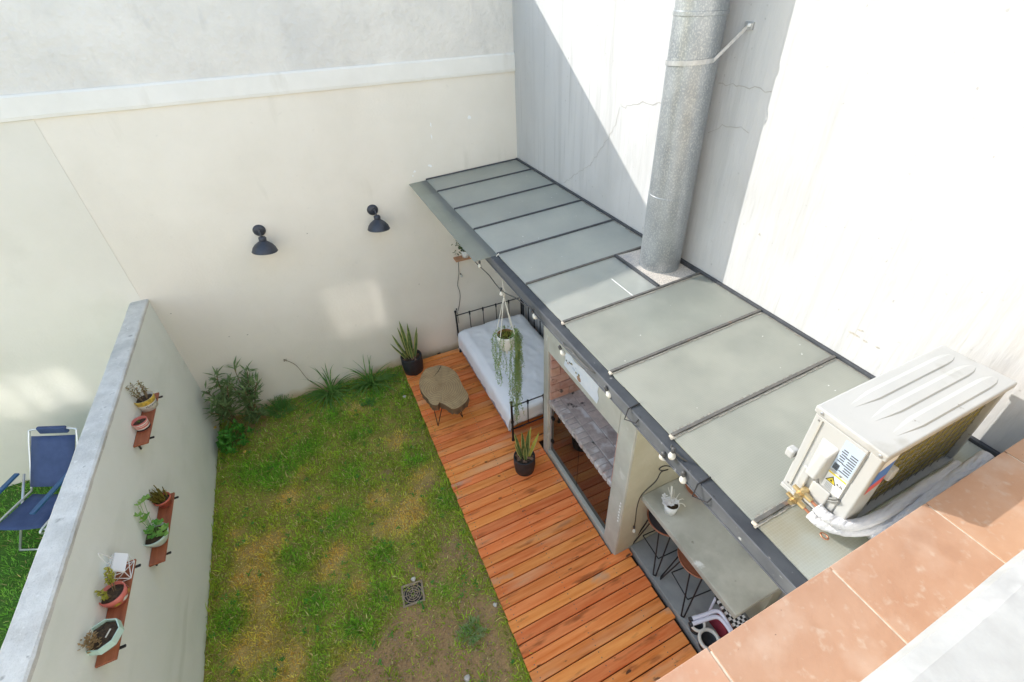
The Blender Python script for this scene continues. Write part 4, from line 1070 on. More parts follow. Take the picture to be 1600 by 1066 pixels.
# 3 small red clay pot with mossy succulent
c = (XS + .002, 3.47, 1.071)
t = pot('potted_plant', 'small red clay pot with an olive tufted succulent', c, [(.0001, .002), (.040, 0), (.054, .062), (.062, .062), (.064, .085), (.057, .085), (.052, .06), (.0001, .055)], 'red_clay', soil_z=.062, soil_r=.052)
m = MB(); rr = random.Random(8)
for k in range(60):
    a = rr.uniform(0, 6.28); r_ = rr.uniform(0, .04); tip = Vector(c) + Vector((r_ * 2.0 * math.cos(a) - .03, r_ * 2.0 * math.sin(a) + .01, rr.uniform(.11, .20))); b0 = Vector(c) + Vector((r_ * math.cos(a), r_ * math.sin(a), .06))
    m.tube([b0, (b0 + tip) / 2 + Vector((0, 0, .01)), tip], [.003, .004, .003], 5)
    for s in range(6): m.leaf(b0.lerp(tip, rr.uniform(.3, 1)), (rr.uniform(-1, 1), rr.uniform(-1, 1), rr.uniform(-.2, 1)), (0, 0, 1), .018, .007)
tag(m.build('foliage', MT['moss_leaf'], t), kind='stuff')
# 4 celadon bowl with lobed leaves
c = (XS + .004, 3.10, 1.071)
t = pot('potted_plant', 'pale celadon bowl with a trailing bright green lobed plant', c, [(.0001, .002), (.045, 0), (.070, .035), (.090, .085), (.096, .110), (.089, .110), (.082, .085), (.0001, .08)], 'celadon', n=28, soil_z=.088, soil_r=.084)
def lobed(m, p, d, up, s, mi=0):
    p = Vector(p); d = Vector(d).normalized(); sd = d.cross(Vector(up)).normalized(); u = sd.cross(d)
    pts = []
    for k in range(15):
        th = -2.6 + 5.2 * k / 14; rr_ = s * (.62 + .38 * abs(math.cos(th * 2.5))) * (1 - .08 * abs(th))
        pts.append(p + d * (s * .45 + rr_ * math.cos(th)) + sd * rr_ * math.sin(th) + u * (.12 * s * math.cos(th * 5)))
    m.add([p + d * s * .4 - u * s * .15] + pts, [(0, k + 1, k + 2) for k in range(14)], mi)
rr = random.Random(21)
spots_ = [(.0, .06, .16), (.03, -.05, .14), (.06, .03, .13), (-.03, .02, .17), (.05, -.01, .15), (-.01, -.06, .14), (.07, -.06, .12), (.02, .08, .15), (-.06, .12, .22), (-.06, .20, .30), (-.05, .16, .33), (-.03, .24, .29), (-.055, .10, .29), (-.05, .06, .24), (-.02, .01, .18), (.04, .06, .16)]
for (dx, dy, dz) in spots_:
    p = Vector(c) + Vector((max(dx, -.045), dy, dz)); m = MB()
    m.tube(bez(Vector(c) + Vector((dx * .2, dy * .2, .085)), Vector(c) + Vector((dx * .5, dy * .6, dz * .9)), p, 5), .0016, 5)
    lobed(m, p, (rr.uniform(.2, 1), rr.uniform(-.8, .8), rr.uniform(-.3, .2)), (rr.uniform(-.2, .5), 0, 1), rr.uniform(.030, .046))
    m.build('leaf', MT['ivy_leaf'], t)
# 5 white wire house
cx, cy, cz = XS - .002, 2.625, 1.441
t = thing('wire_house', 'white house-shaped wire lantern with a sheet roof on the near shelf', 'ornament', (cx, cy, cz), None)
hw, hd, hh, hr = .05, .065, .09, .145
P = {}
for sx in (-1, 1):
    for sy in (-1, 1):
        P[sx, sy, 0] = Vector((cx + sx * hw, cy + sy * hd, cz + .002)); P[sx, sy, 1] = Vector((cx + sx * hw, cy + sy * hd, cz + hh))
    P[sx] = None
R0, R1 = Vector((cx, cy - hd, cz + hr)), Vector((cx, cy + hd, cz + hr))
edges = [(P[a, b, 0], P[a, b, 1]) for a in (-1, 1) for b in (-1, 1)]
for z in (0, 1): edges += [(P[-1, -1, z], P[1, -1, z]), (P[1, -1, z], P[1, 1, z]), (P[1, 1, z], P[-1, 1, z]), (P[-1, 1, z], P[-1, -1, z])]
edges += [(P[a, -1, 1], R0) for a in (-1, 1)] + [(P[a, 1, 1], R1) for a in (-1, 1)] + [(R0, R1), (P[-1, -1, 0], P[1, -1, 1]), (P[1, -1, 0], P[-1, -1, 1]), (P[1, -1, 0], P[1, 1, 1]), (P[1, 1, 0], P[1, -1, 1])]
m = MB()
for a, b in edges: m.tube([a, b], .0028, 6)
m.build('wire_frame', MT['white_wire'], t)
for sx in (-1, 1):
    a, b = P[sx, -1, 1], P[sx, 1, 1]; off = Vector((sx * .006, 0, .004))
    m = MB().add([a + off, b + off, R1 + off, R0 + off], [(0, 1, 2, 3)]); o = m.build('roof_sheet', MT['white_wire'], t); sdm = o.modifiers.new('t', 'SOLIDIFY'); sdm.thickness = .002
m = MB()
RM = (R0 + R1) / 2
m.tube(smooth_path([RM + Vector((0, -.022, 0)), RM + Vector((-.012, -.026, .06)), RM + Vector((-.018, -.004, .13)), RM + Vector((-.012, .02, .06)), RM + Vector((0, .022, 0))], 6), .0024, 6)
m.build('handle', MT['white_wire'], t, smooth=True)
# 6 red pot with jade
c = (XS, 2.435, 1.441)
t = pot('potted_plant', 'red patterned pot with yellow green jade sprigs', c, [(.0001, .002), (.052, 0), (.070, .05), (.074, .092), (.067, .092), (.063, .06), (.0001, .06)], 'red_glaze', soil_z=.070, soil_r=.066)
for k in range(5):
    a = R(-70 + 38 * k); p = Vector(c) + Vector((.0698 * math.cos(a), .0698 * math.sin(a), .045)); nn = Vector((math.cos(a), math.sin(a), -.2)).normalized(); sd = nn.cross(Vector((0, 0, 1))).normalized(); u = sd.cross(nn)
    MB().add([p + nn * .003 + sd * .017 * math.cos(b) * (1 + .3 * math.cos(4 * b)) + u * .013 * math.sin(b) for b in [i * math.pi / 6 for i in range(12)]], [tuple(range(12))]).build('painted_flower', MT[('tin_yellow', 'tin_white')[k % 2]], t)
m = MB(); rr = random.Random(31)
for (dx, dy, dz) in [(-.02, -.03, .15), (-.035, -.01, .17), (-.01, -.05, .14), (.01, .05, .17), (.0, .085, .19), (.015, .11, .21), (.03, .07, .18)]:
    tip = Vector(c) + Vector((dx, dy, dz)); b0 = Vector(c) + Vector((dx * .3, dy * .3, .07)); m.tube([b0, b0.lerp(tip, .5), tip], .0025, 5, mi=1)
    for s in range(16): m.leaf(b0.lerp(tip, rr.uniform(.55, 1)), (rr.uniform(-1, 1), rr.uniform(-1, 1), rr.uniform(-.1, .9)), (0, 0, 1), rr.uniform(.02, .032), .014, fold=.25)
tag(m.build('foliage', [MT['jade_leaf'], MT['stem_brown']], t), kind='stuff')
# 7 mint geometric bowl with a withered tuft
c = (XS + .002, 2.165, 1.441)
t = pot('potted_plant', 'mint green faceted bowl of dark soil with a withered tan tuft', c, [(.0001, .002), (.050, 0), (.098, .060), (.094, .105), (.087, .105), (.090, .075), (.0001, .07)], 'mint_glaze', n=8, soil_z=.080, soil_r=.088, smooth=False)
m = MB(); rr = random.Random(41)
for k in range(95):
    p = Vector(c) + Vector((-.025 + rr.gauss(0, .016), -.045 + rr.gauss(0, .022), .09 + rr.uniform(0, .10))); m.leaf(p, (rr.uniform(-1, 1), rr.uniform(-1, 1), rr.uniform(-.2, 1)), (0, 0, 1), rr.uniform(.018, .032), .012, fold=.3)
tag(m.build('dry_tuft', MT['dry_leaf'], t), kind='stuff')
MB().tube([Vector(c) + Vector((.02, -.02, .09)), Vector(c) + Vector((.04, .02, .095))], .004, 6).build('twig', MT['rope'], t)

# ================================================================== folding lawn chair beyond the divider
A0 = Vector((-3.33, 5.31, .90)); u = Vector((.91, -.41, 0)).normalized(); fw = Vector((-.41, -.91, 0)).normalized(); CW = .50
ch = thing('lawn_chair', 'blue sling folding lawn chair with silver tube frame beyond the low wall', 'chair', (A0.x, A0.y - .5, 0))
bl, bt = A0 + fw * .36 + Vector((-.0, 0, -.51)), A0
sf = bl + fw * .46 + Vector((0, 0, .03))
def sheet(name, a, b, wd, mt, sag, nn=8):
    m = MB()
    for i in range(nn + 1):
        t_ = i / nn; p = a.lerp(b, t_)
        for j in range(5):
            s = j / 4; nrm = (b - a).cross(u).normalized(); m.v.append(tuple(p + u * (.02 + (wd - .04) * s) - nrm * sag * math.sin(math.pi * s) * (1 if sag else 0)))
    for i in range(nn):
        for j in range(4): a_ = i * 5 + j; m.f.append((a_, a_ + 1, a_ + 6, a_ + 5)); m.m.append(0)
    o = m.build(name, MT[mt], ch, smooth=True); sdm = o.modifiers.new('t', 'SOLIDIFY'); sdm.thickness = .004
sheet('back_sling', bl + Vector((0, 0, .06)), bt - (bt - bl).normalized() * .05, CW, 'blue_sling', .015)
sheet('seat_sling', bl - Vector((0, 0, .02)) + fw * .03, sf, CW, 'blue_sling', .02)
tpv = (bt - bl).normalized()
MB().tube(smooth_path([bl, bl.lerp(bt, .5), bt - tpv * .04, bt + u * .05 + tpv * .02, bt + u * (CW - .05) + tpv * .02, bt + u * CW - tpv * .04, bl.lerp(bt, .5) + u * CW, bl + u * CW], 5), .011, 8).build('back_frame', MT['aluminium'], ch, smooth=True)
m = MB().obox((bt + u * CW * .5 + tpv * .012), (CW * .30, .02, .045), Matrix((u, fw, u.cross(fw))).transposed()); m.build('head_pad', MT['blue_sling'], ch, bevel=.015, seg=3)
for s in (0, 1):
    o_ = u * CW * s
    MB().tube(smooth_path([bl + o_ + Vector((0, 0, .0)), sf + o_, sf + o_ + Vector((0, 0, -.06)) + fw * .02], 5), .011, 8).build('seat_rail', MT['aluminium'], ch, smooth=True)
    MB().tube([sf + o_ + Vector((0, 0, -.03)), Vector((*(bl + o_ - fw * .12).xy, .012))], .011, 8).build('leg', MT['aluminium'], ch, smooth=True)
    MB().tube([bl + o_ + Vector((0, 0, .12)) + tpv * .1, Vector((*(sf + o_ - fw * .02).xy, .012))], .011, 8).build('leg', MT['aluminium'], ch, smooth=True)
    sgn = -.02 if s == 0 else .02
    MB().obox(bl.lerp(sf, .45) + o_ + u * sgn + Vector((0, 0, .23)), (.025, .24, .012), Matrix((u, fw, u.cross(fw))).transposed()).build('armrest', MT['blue_arm'], ch, bevel=.008, seg=3)
for p in (bl - fw * .12, sf - fw * .02):
    MB().tube([Vector((*p.xy, .012)), Vector((*(p + u * CW).xy, .012))], .011, 8).build('floor_bar', MT['aluminium'], ch, smooth=True)

# ================================================================== plants by the back wall
def oleander(name, label, base, tips, seed):
    rr = random.Random(seed); t = thing(name, label, 'shrub', base)
    ms, ml = MB(), MB()
    for (dx, dy, dz) in tips:
        tip = Vector(base) + Vector((dx, dy, dz)); P = bez(base, Vector(base) + Vector((dx * .35, dy * .3, dz * .6)), tip, 7)
        ms.tube(P, [.011, .010, .009, .008, .007, .006, .005, .004], 6)
        for lv in np.linspace(.5, 1, 6):
            p = P[0].lerp(P[-1], lv) if False else P[min(7, int(lv * 7))]
            for k in range(8):
                a = rr.uniform(0, 6.28); el = rr.uniform(-.15, .9) if lv < .95 else rr.uniform(.1, 1.3)
                d = Vector((math.cos(a), math.sin(a), el)); pp = p + Vector((rr.gauss(0, .01), rr.gauss(0, .01), rr.gauss(0, .025)))
                L_ = rr.uniform(.10, .17)
                q = pp + d.normalized() * L_
                if q.y > YW - .012: d.y = -abs(d.y) * .4
                if q.x < XD + .012: d.x = abs(d.x) * .4
                ml.leaf(pp, d, (0, 0, 1), L_, rr.uniform(.020, .030), fold=.18, droop=.12)
    ms.build('stem', MT['stem_brown'], t, smooth=True)
    tag(ml.build('foliage', MT['oleander_leaf'], t), kind='stuff')
b = onz(358, 652, 0)
oleander('oleander_shrub', 'dark leaved oleander shrub in the corner, nearest the dividing wall', (-1.66, 5.46, 0), [(-.10, -.02, .68), (.06, .02, .82), (-.02, -.16, .60), (.14, -.08, .72), (-.12, -.20, .48), (.03, .08, .74), (.06, -.18, .50)], 3)
oleander('oleander_shrub', 'dark leaved oleander shrub on the right of the pair by the wall', (-1.42, 5.45, 0), [(.02, .06, .84), (.14, .04, .76), (-.08, -.02, .72), (.20, -.04, .62), (.06, -.12, .60), (-.04, -.10, .25), (.10, -.14, .20)], 4)
rr = random.Random(9)
t = thing('leafy_plant', 'bright green broad leaved plant at the foot of the dividing wall', 'plant', (-1.66, 5.10, 0))
ms, ml = MB(), MB()
for k in range(34):
    a = rr.uniform(0, 6.28); r_ = rr.uniform(.0, .21); p = Vector((max(XD + .04, -1.66 + r_ * math.cos(a)), 5.10 + r_ * 1.25 * math.sin(a), rr.uniform(.10, .30)))
    ms.tube([(-1.66 + r_ * .4 * math.cos(a), 5.10 + r_ * .4 * math.sin(a), 0), p], [.004, .002], 5)
    for s in range(9):
        d = Vector((rr.uniform(-1, 1), rr.uniform(-1, 1), rr.uniform(-.1, .8)))
        if p.x < XD + .12: d.x = abs(d.x)
        ml.leaf(p + Vector((0, 0, rr.uniform(-.06, .02))), d, (0, 0, 1), rr.uniform(.05, .08), rr.uniform(.030, .042), fold=.12)
ms.build('stem', MT['stem_brown'], t); tag(ml.build('foliage', MT['bright_leaf'], t), kind='stuff')
for (px, py) in [(336, 668), (382, 706)]:
    q = onz(px, py, .16); MB().lathe([(.0001, .012), (.014, .01), (.02, 0), (.014, -.008), (.0001, -.01)], q, n=7).build('blossom', MT['tin_yellow'], t)
def herb(label, c, R_, H_, n, seed, mt='herb_leaf'):
    rr = random.Random(seed); t = thing('feathery_herb', label, 'plant', (c[0], c[1], 0)); ml = MB()
    for k in range(n):
        a = rr.uniform(0, 6.28); r_ = R_ * math.sqrt(rr.random()); tip = Vector((c[0] + r_ * 1.25 * math.cos(a), min(YW - .02, c[1] + r_ * 1.1 * math.sin(a)), H_ * rr.uniform(.45, 1) * (1.1 - .5 * r_ / R_))); b0 = Vector((c[0] + r_ * .6 * math.cos(a), min(YW - .03, c[1] + r_ * .6 * math.sin(a)), 0))
        ml.tube([b0, b0.lerp(tip, .5) + Vector((0, 0, .02)), tip], .0016, 4)
        for s in range(12):
            p = b0.lerp(tip, .25 + .75 * s / 11); b_ = rr.uniform(0, 6.28); ml.leaf(p, (math.cos(b_), math.sin(b_), rr.uniform(-.1, .5)), (0, 0, 1), .03 * (1.2 - .6 * s / 11), .006)
    tag(ml.build('foliage', MT[mt], t), kind='stuff')
herb('bright feathery herb growing against the cream wall', (-1.12, 5.44), .19, .26, 110, 12)
herb('small grey green seedling in front of the cream wall between grass tufts', (-.02, 5.05), .10, .07, 30, 13)
q = onz(738, 990, 0); herb('small silvery weed in the bare soil near the deck', (q.x, q.y), .12, .07, 40, 14, 'trail_leaf')
def tuft(label, base, n, L, seed, spread=1.0, mt='strap_leaf', stalk=False):
    rr = random.Random(seed); t = thing('grass_tuft', label, 'plant', (base[0], base[1], 0), 'strap leaved tufts along the cream wall')
    m = MB()
    for k in range(n):
        a = rr.uniform(0, 6.28); d = Vector((math.cos(a) * spread, math.sin(a) * spread * .8, rr.uniform(.5, 1.5)))
        if d.y > 0: d.y *= .25
        p = (base[0] + rr.gauss(0, .035), min(base[1] + rr.gauss(0, .03), YW - .03), 0)
        m.strap(p, d, L * rr.uniform(.55, 1.15), rr.uniform(.013, .021), rr.uniform(1.0, 2.3), n=8, z_floor=.02)
    k = len(m.v)
    m.v = [(x, min(y, YW - .006), z) for x, y, z in m.v]
    m.build('leaves', MT[mt], t)
    if stalk:
        q = ony(446, 563, YW - .03)
        s_ = MB(); s_.tube(smooth_path([(base[0], base[1], .02), (base[0] - .2, base[1] + .05, .3), (q.x + .1, q.y - .02, q.z - .12), q], 5), .0035, 6)
        for i in range(12): s_.leaf(q, (rr.uniform(-1, 1), rr.uniform(-1, .2), rr.uniform(-.4, 1)), (0, 1, 0), .035, .006)
        s_.build('flower_stalk', MT['stem_brown'], t)
tuft('arching strap leaved tuft with a bare flower stalk by the wall', (-.47, 5.50), 85, .50, 15, stalk=True)
tuft('arching strap leaved tuft between the flower stalk and the black pot', (.10, 5.42), 90, .48, 16)
q = onz(598, 655, 0)
# loose stones and one twig on the lawn
for i, (px, py, r_, lab) in enumerate([(632, 620, .026, 'pale pebble on the grass beside the log table'), (646, 905, .024, 'grey pebble on the grass beside the drain grate'), (774, 945, .022, 'pale stone at the deck edge near the drain'), (730, 1060, .028, 'pale stone at the bottom edge of the lawn')]):
    q = onz(px, py, .012); s_ = MB(); s_.lathe([(.0001, -.5 * r_), (r_ * .7, -.35 * r_), (r_, 0), (r_ * .75, .45 * r_), (.0001, .6 * r_)], q, n=9, wob=.12)
    tag(s_.build('pebble', MT['pebble'], smooth=True), lab, 'pebble', 'loose stones on the lawn')

# ---- drain grate
c = (onz(628, 915, 0) + onz(664, 943, 0)) / 2
dg = thing('drain_grate', 'square rusty drain grate with concentric rings set in the lawn', 'drain', (c.x, c.y, 0))
rz = Matrix.Rotation(R(-7), 3, 'Z'); gs = .092
def gp(x, y, z): return c + rz @ Vector((x, y, 0)) + Vector((0, 0, z))
m = MB()
for (x, y, hx, hy) in ((-gs, 0, .008, gs + .008), (gs, 0, .008, gs + .008), (0, -gs, gs - .009, .008), (0, gs, gs - .009, .008)): m.obox(gp(x, y, .014), (hx, hy, .006), rz)
m.build('frame', MT['drain_iron'], dg)
for r_ in (.082, .060, .040, .019):
    MB().tube([gp(r_ * math.cos(a), r_ * math.sin(a), .014) for a in np.linspace(0, 2 * math.pi, 25)[:-1]], .0042, 6, closed=True).build('ring', MT['drain_iron'], dg)
m = MB()
for k in range(8):
    a = k * math.pi / 4; m.tube([gp(.012 * math.cos(a), .012 * math.sin(a), .013), gp(.084 * math.cos(a), .084 * math.sin(a), .013)], .004, 6)
m.build('spokes', MT['drain_iron'], dg)
MB().obox(gp(0, 0, .001), (gs, gs, .003), rz).build('sump', MT['print_black'], dg)

# ================================================================== daybed
bd = thing('daybed', 'black iron daybed with a pale blue duvet under the canopy', 'bed', (2.0, 4.5, DZ))
BX0, BX1, FY, HY = 1.455, 2.50, 3.545, 5.47
def post(x, y, top, r=.014, finial=True):
    p = MB().lathe([(r * 1.5, DZ), (r * 1.5, DZ + .02), (r, DZ + .03), (r, DZ + .30), (r * 1.35, DZ + .31), (r * 1.35, DZ + .335), (r, DZ + .345), (r, top - .01)] + ([(r * 1.4, top - .005), (r * 1.4, top + .015), (.0001, top + .03)] if finial else [(.0001, top)]), (x, y, 0), n=12).build('post', MT['iron_black'], bd, smooth=True)
post(BX0, HY, .80); post(BX1, HY, .80); post(BX0, FY, .70); post(BX1, FY, .70)
def rail(a, b, r=.008, nm='rail'): return MB().tube([a, b], r, 8).build(nm, MT['iron_black'], bd, smooth=True)
rail((BX0, HY, .735), (BX1, HY, .735)); rail((BX0, HY, .32), (BX1, HY, .32)); rail((BX0, FY, .64), (BX1, FY, .64)); rail((BX0, FY, .26), (BX1, FY, .26))
for k in range(1, 5):
    x = BX0 + (BX1 - BX0) * k / 5
    for (y, zt) in ((HY, .735), (FY, .64)):
        s_ = MB().lathe([(.006, .27), (.006, zt - .06), (.013, zt - .03), (.013, zt - .008), (.017, zt), (.012, zt + .014), (.0001, zt + .02)], (x, y, 0), n=10).build('spindle', MT['iron_black'], bd, smooth=True)
MB().box(BX0 - .002, BX0 + .018, FY + .02, HY - .02, .20, .25).build('side_rail', MT['iron_black'], bd, bevel=.003)
MB().box(BX1 - .018, BX1 + .002, FY + .02, HY - .02, .20, .25).build('side_rail', MT['iron_black'], bd, bevel=.003)
rail((BX1 + .03, FY + .02, .98), (BX1 + .03, HY, .98), .010)
for k in range(11):
    y = HY - .0 - k * .19
    if y > FY: rail((BX1 + .03, y, .22), (BX1 + .03, y, .98), .008 if k else .012, 'back_rod')
MB().box(BX0 + .022, BX1 - .022, FY + .04, HY - .03, .251, .42).build('mattress', MT['mattress_side'], bd, bevel=.03, seg=4)
# duvet: a grid draped over the mattress, overhanging the open side and the foot
nx, ny = 60, 96
x0, x1, y0, y1 = BX0 - .25, BX1 - .02, FY - .18, HY - .045
m = MB()
for j in range(ny + 1):
    for i in range(nx + 1):
        s = x0 + (x1 - x0) * i / nx; t_ = y0 + (y1 - y0) * j / ny
        ox = max(0, BX0 + .035 - s); oy = max(0, FY + .075 - t_)
        x = max(s, BX0 + .035 - min(ox, .055) * .9); y = max(t_, FY + .075 - min(oy, .05) * .85)
        drop = max(0, ox - .03) + max(0, oy - .03)
        drop = min(drop, .25)
        wr = .016 * mnoise.noise(Vector((s * 5, t_ * 3.2, 3))) + .006 * (1 - abs(mnoise.noise(Vector((s * 7 + t_ * 3, t_ * 5 - s * 2, 8)))) * 2) + .006 * mnoise.noise(Vector((s * 16, t_ * 12, 8))) + .018 * mnoise.noise(Vector((s * 1.7, t_ * 1.4, 1)))
        puff = .05 * min(1, max(0, (s - BX0 + .02)) * 9, (BX1 - s) * 9 + .1) * min(1, (HY - t_) * 7 + .15)
        hang = (.022 * mnoise.noise(Vector((t_ * 6, 0, 4))) + .010 * mnoise.noise(Vector((t_ * 17, 0, 9)))) * min(1, drop * 7)
        z = .455 + puff + wr - drop
        m.v.append((x - hang * (ox > .03) - .012 * min(1, drop * 8), y - hang * .6 * (oy > .03), max(z, .235 + .012 * math.sin(t_ * 9))))
for j in range(ny):
    for i in range(nx):
        a = j * (nx + 1) + i; m.f.append((a, a + 1, a + nx + 2, a + nx + 1)); m.m.append(0)
o = m.build('duvet', MT['duvet'], bd, smooth=True); sdm = o.modifiers.new('t', 'SOLIDIFY'); sdm.thickness = .012; sdm.offset = -1
MB().box(BX0 - .016, BX0 - .003, FY + .05, HY - .06, .165, .232).build('bed_skirt', MT['mattress_side'], bd)

# ================================================================== log table
P_ = [onz(px, py, .44) for px, py in [(657, 590), (664, 578), (676, 573), (690, 571), (705, 576), (714, 584), (719, 594), (724, 605), (731, 615), (731, 623), (724, 632), (714, 638), (706, 639), (698, 634), (690, 630), (686, 629), (684, 633), (678, 633), (672, 630), (668, 623), (661, 616), (656, 606), (655, 598)]]
cc = sum((Vector(p) for p in P_), Vector()) / len(P_)
lt = thing('log_table', 'rough log slab table on thin metal legs', 'table', (cc.x, cc.y, DZ))
pts = smooth_path(P_ + [P_[0]], 3)[:-1]
m = MB(); n = len(pts)
for i, p in enumerate(pts): m.v.append((p.x, p.y, .44 + .002 * math.sin(i * 1.9)))
for i, p in enumerate(pts):
    k = 1.0 + .02 * math.sin(i * 2.3); m.v.append((cc.x + (p.x - cc.x) * k, cc.y + (p.y - cc.y) * k, .345 + .008 * math.sin(i * 1.3)))
m.v.append((cc.x, cc.y, .442)); m.v.append((cc.x, cc.y, .345))
for i in range(n):
    j = (i + 1) % n; m.f.append((2 * n, i, j)); m.m.append(0); m.f.append((i, n + i, n + j, j)); m.m.append(1); m.f.append((2 * n + 1, n + j, n + i)); m.m.append(1)
tpb = m.build('top', [MT['log_top'], MT['log_bark']], lt)
ck = [onz(px, py, .4445) for px, py in [(689, 572), (685, 580), (679, 587), (672, 592)]]
m = MB()
for i, p in enumerate(ck):
    wd = (.006, .008, .006, .001)[i]; m.v += [(p.x - wd, p.y - wd * .3, .4448), (p.x + wd, p.y + wd * .3, .4448)]
for i in range(3): m.f.append((2 * i, 2 * i + 1, 2 * i + 3, 2 * i + 2)); m.m.append(0)
m.build('split', MT['log_crack'], tpb)
for (dx, dy) in ((-.17, -.20), (.16, -.20), (-.10, .22), (.17, .18)):
    b0 = Vector((cc.x + dx, cc.y + dy, DZ + .003)); s_ = MB()
    for k in (-1, 1):
        s_.tube([Vector((cc.x + dx * .72 + k * .045 * (dy / .2), cc.y + dy * .72 - k * .045 * (dx / .17), .348)), b0], .0055, 6)
    s_.build('leg', MT['iron_black'], lt)

# ================================================================== snake plants in black pots
def snake(label, c, r_, h_, leaves, seed):
    rr = random.Random(seed); t = thing('snake_plant', label, 'potted plant', c, 'snake plants in black pots')
    MB().lathe([(.0001, .002), (r_ * .80, 0), (r_ * .90, .012), (r_, h_ * .45), (r_, h_ - .008), (r_ * .985, h_), (r_ * .90, h_), (r_ * .88, h_ * .8), (.0001, h_ * .8)], c, n=36).build('pot', MT['pot_black'], t, smooth=True)
    MB().lathe([(r_ * .89, 0), (r_ * .5, .006), (.0001, .004)], (c[0], c[1], c[2] + h_ * .82), n=20).build('soil', MT['soil'], t)
    for k in range(16):
        a = rr.uniform(0, 6.28); q = rr.uniform(.3, .8) * r_
        MB().obox((c[0] + q * math.cos(a), c[1] + q * math.sin(a), c[2] + h_ * .84 + .008), (rr.uniform(.012, .024), rr.uniform(.008, .016), .006), Euler((rr.uniform(-.5, .5), rr.uniform(-.5, .5), a)).to_matrix()).build('bark_chip', MT['bark'], t, bevel=.003)
    for (dx, dy, L, lean, yaw, wd, mt) in leaves:
        m = MB(); n = 9; p0 = Vector((c[0] + dx, c[1] + dy, c[2] + h_ * .8)); d = Vector((math.cos(yaw) * lean, math.sin(yaw) * lean, 1)).normalized()
        sd = Vector((.82, -.57, 0)); sd = Matrix.Rotation(rr.uniform(-.5, .5), 3, 'Z') @ sd; sd = (sd - d * sd.dot(d)).normalized(); nn = sd.cross(d)
        for i in range(n + 1):
            s = i / n; w2 = wd * .5 * (.65 + .35 * min(1, s * 3)) * (1 - max(0, (s - .55) / .45) ** 1.8) + .001
            p = p0 + d * (L * s) + Vector((math.cos(yaw), math.sin(yaw), 0)) * (.05 * L * s * s * lean * 3) + nn * .004 * math.sin(s * 7 + dx * 50)
            for (q, hh) in ((-1, .004), (-.70, .0), (0, -.004), (.70, 0), (1, .004)): m.v.append(tuple(p + sd * w2 * q + nn * hh * (w2 / (wd * .5))))
        for i in range(n):
            for j in range(4): a_ = i * 5 + j; m.f.append((a_, a_ + 1, a_ + 6, a_ + 5)); m.m.append(1 if j in (0, 3) else 0)
        m.build('leaf', [MT['snake_green'], MT['snake_yellow']] if mt == 0 else [MT['jade_leaf'], MT['snake_yellow']], t, smooth=True)
snake('tall variegated snake plant in a black pot against the cream wall', (.705, 5.40, DZ - .02), .150, .29,
      [(-.01, .03, .62, .12, 2.0, .052, 0), (.03, .03, .56, .10, 1.2, .050, 0), (-.05, .02, .46, .30, 2.7, .045, 0), (.045, -.01, .42, .22, .0, .045, 0), (-.03, -.02, .38, .34, 3.3, .040, 0), (.01, -.03, .36, .1, 4, .042, 0), (-.07, .0, .36, .45, 2.9, .038, 0), (.0, .0, .48, .06, 5, .045, 0), (.06, .03, .46, .25, .5, .04, 0), (-.02, .05, .5, .2, 2.2, .042, 0)], 1)
snake('smaller snake plant with a yellowing leaf in a black pot beside the barbecue', (1.395, 3.10, DZ), .122, .24,
      [(-.02, .02, .42, .16, 2.6, .048, 0), (.03, .0, .42, .10, .5, .050, 0), (.05, -.01, .34, .42, .2, .036, 1), (.0, -.03, .30, .12, 4.2, .042, 0), (-.035, -.01, .34, .22, 3.2, .040, 0), (.045, .03, .36, .35, .7, .032, 1), (.01, .03, .38, .08, 1.5, .045, 0)], 2)

# ================================================================== hanging planter
HX, HYY = 1.385, 3.415
hp = thing('hanging_planter', 'hanging white pot in a macrame sling with long trailing green strands', 'potted plant', (HX, HYY, 1.60))
PR, PZ = .098, 1.815
MB().lathe([(.0001, 1.642), (.062, 1.64), (.075, 1.66), (PR - .004, 1.79), (PR, PZ), (PR - .008, PZ), (PR - .015, 1.78), (.0001, 1.775)], (HX, HYY, 0), n=30).build('pot', MT['white_pot'], hp, smooth=True)
MB().lathe([(PR - .010, PZ - .006), (PR - .016, PZ - .03), (PR - .02, 1.778)], (HX, HYY, 0), n=30).build('liner', MT['red_clay'], hp, smooth=True)
MB().lathe([(PR - .016, 0), (.04, .008), (.0001, .006)], (HX, HYY, 1.783), n=20).build('soil', MT['soil'], hp)
kz = 2.30
MB().tube(smooth_path([(GX0 + .01, 3.415, 2.70), (GX0 - .02, 3.41, 2.66), (HX - .012, HYY, 2.50), (HX, HYY, kz + .03)], 5), .005, 6).build('hanging_cord', MT['rope'], hp, smooth=True)
MB().tube([(HX + .016 * math.cos(a), HYY, kz + .015 + .020 * math.sin(a)) for a in np.linspace(0, 6.283, 15)[:-1]], .005, 7, closed=True).build('ring', MT['rope'], hp, smooth=True)
MB().tube([(HX, HYY, kz), (HX, HYY, kz - .03), (HX, HYY, kz - .06)], [.011, .013, .008], 8).build('knot', MT['rope'], hp, smooth=True)
for k in range(4):
    a = R(35 + 90 * k); o_ = Vector((math.cos(a), math.sin(a), 0)); B = Vector((HX, HYY, 0))
    MB().tube(smooth_path([B + Vector((0, 0, kz - .05)), B + o_ * (PR * .62) + Vector((0, 0, 2.0)), B + o_ * (PR + .005) + Vector((0, 0, PZ + .005)), B + o_ * (PR - .006) + Vector((0, 0, 1.75)), B + o_ * .066 + Vector((0, 0, 1.636)), B + Vector((0, 0, 1.628))], 5), .0042, 6).build('sling_cord', MT['rope'], hp, smooth=True)
MB().tube([(HX, HYY, 1.632), (HX, HYY, 1.56)], [.012, .006], 7).build('tassel', MT['rope'], hp)
rr = random.Random(77); m = MB()
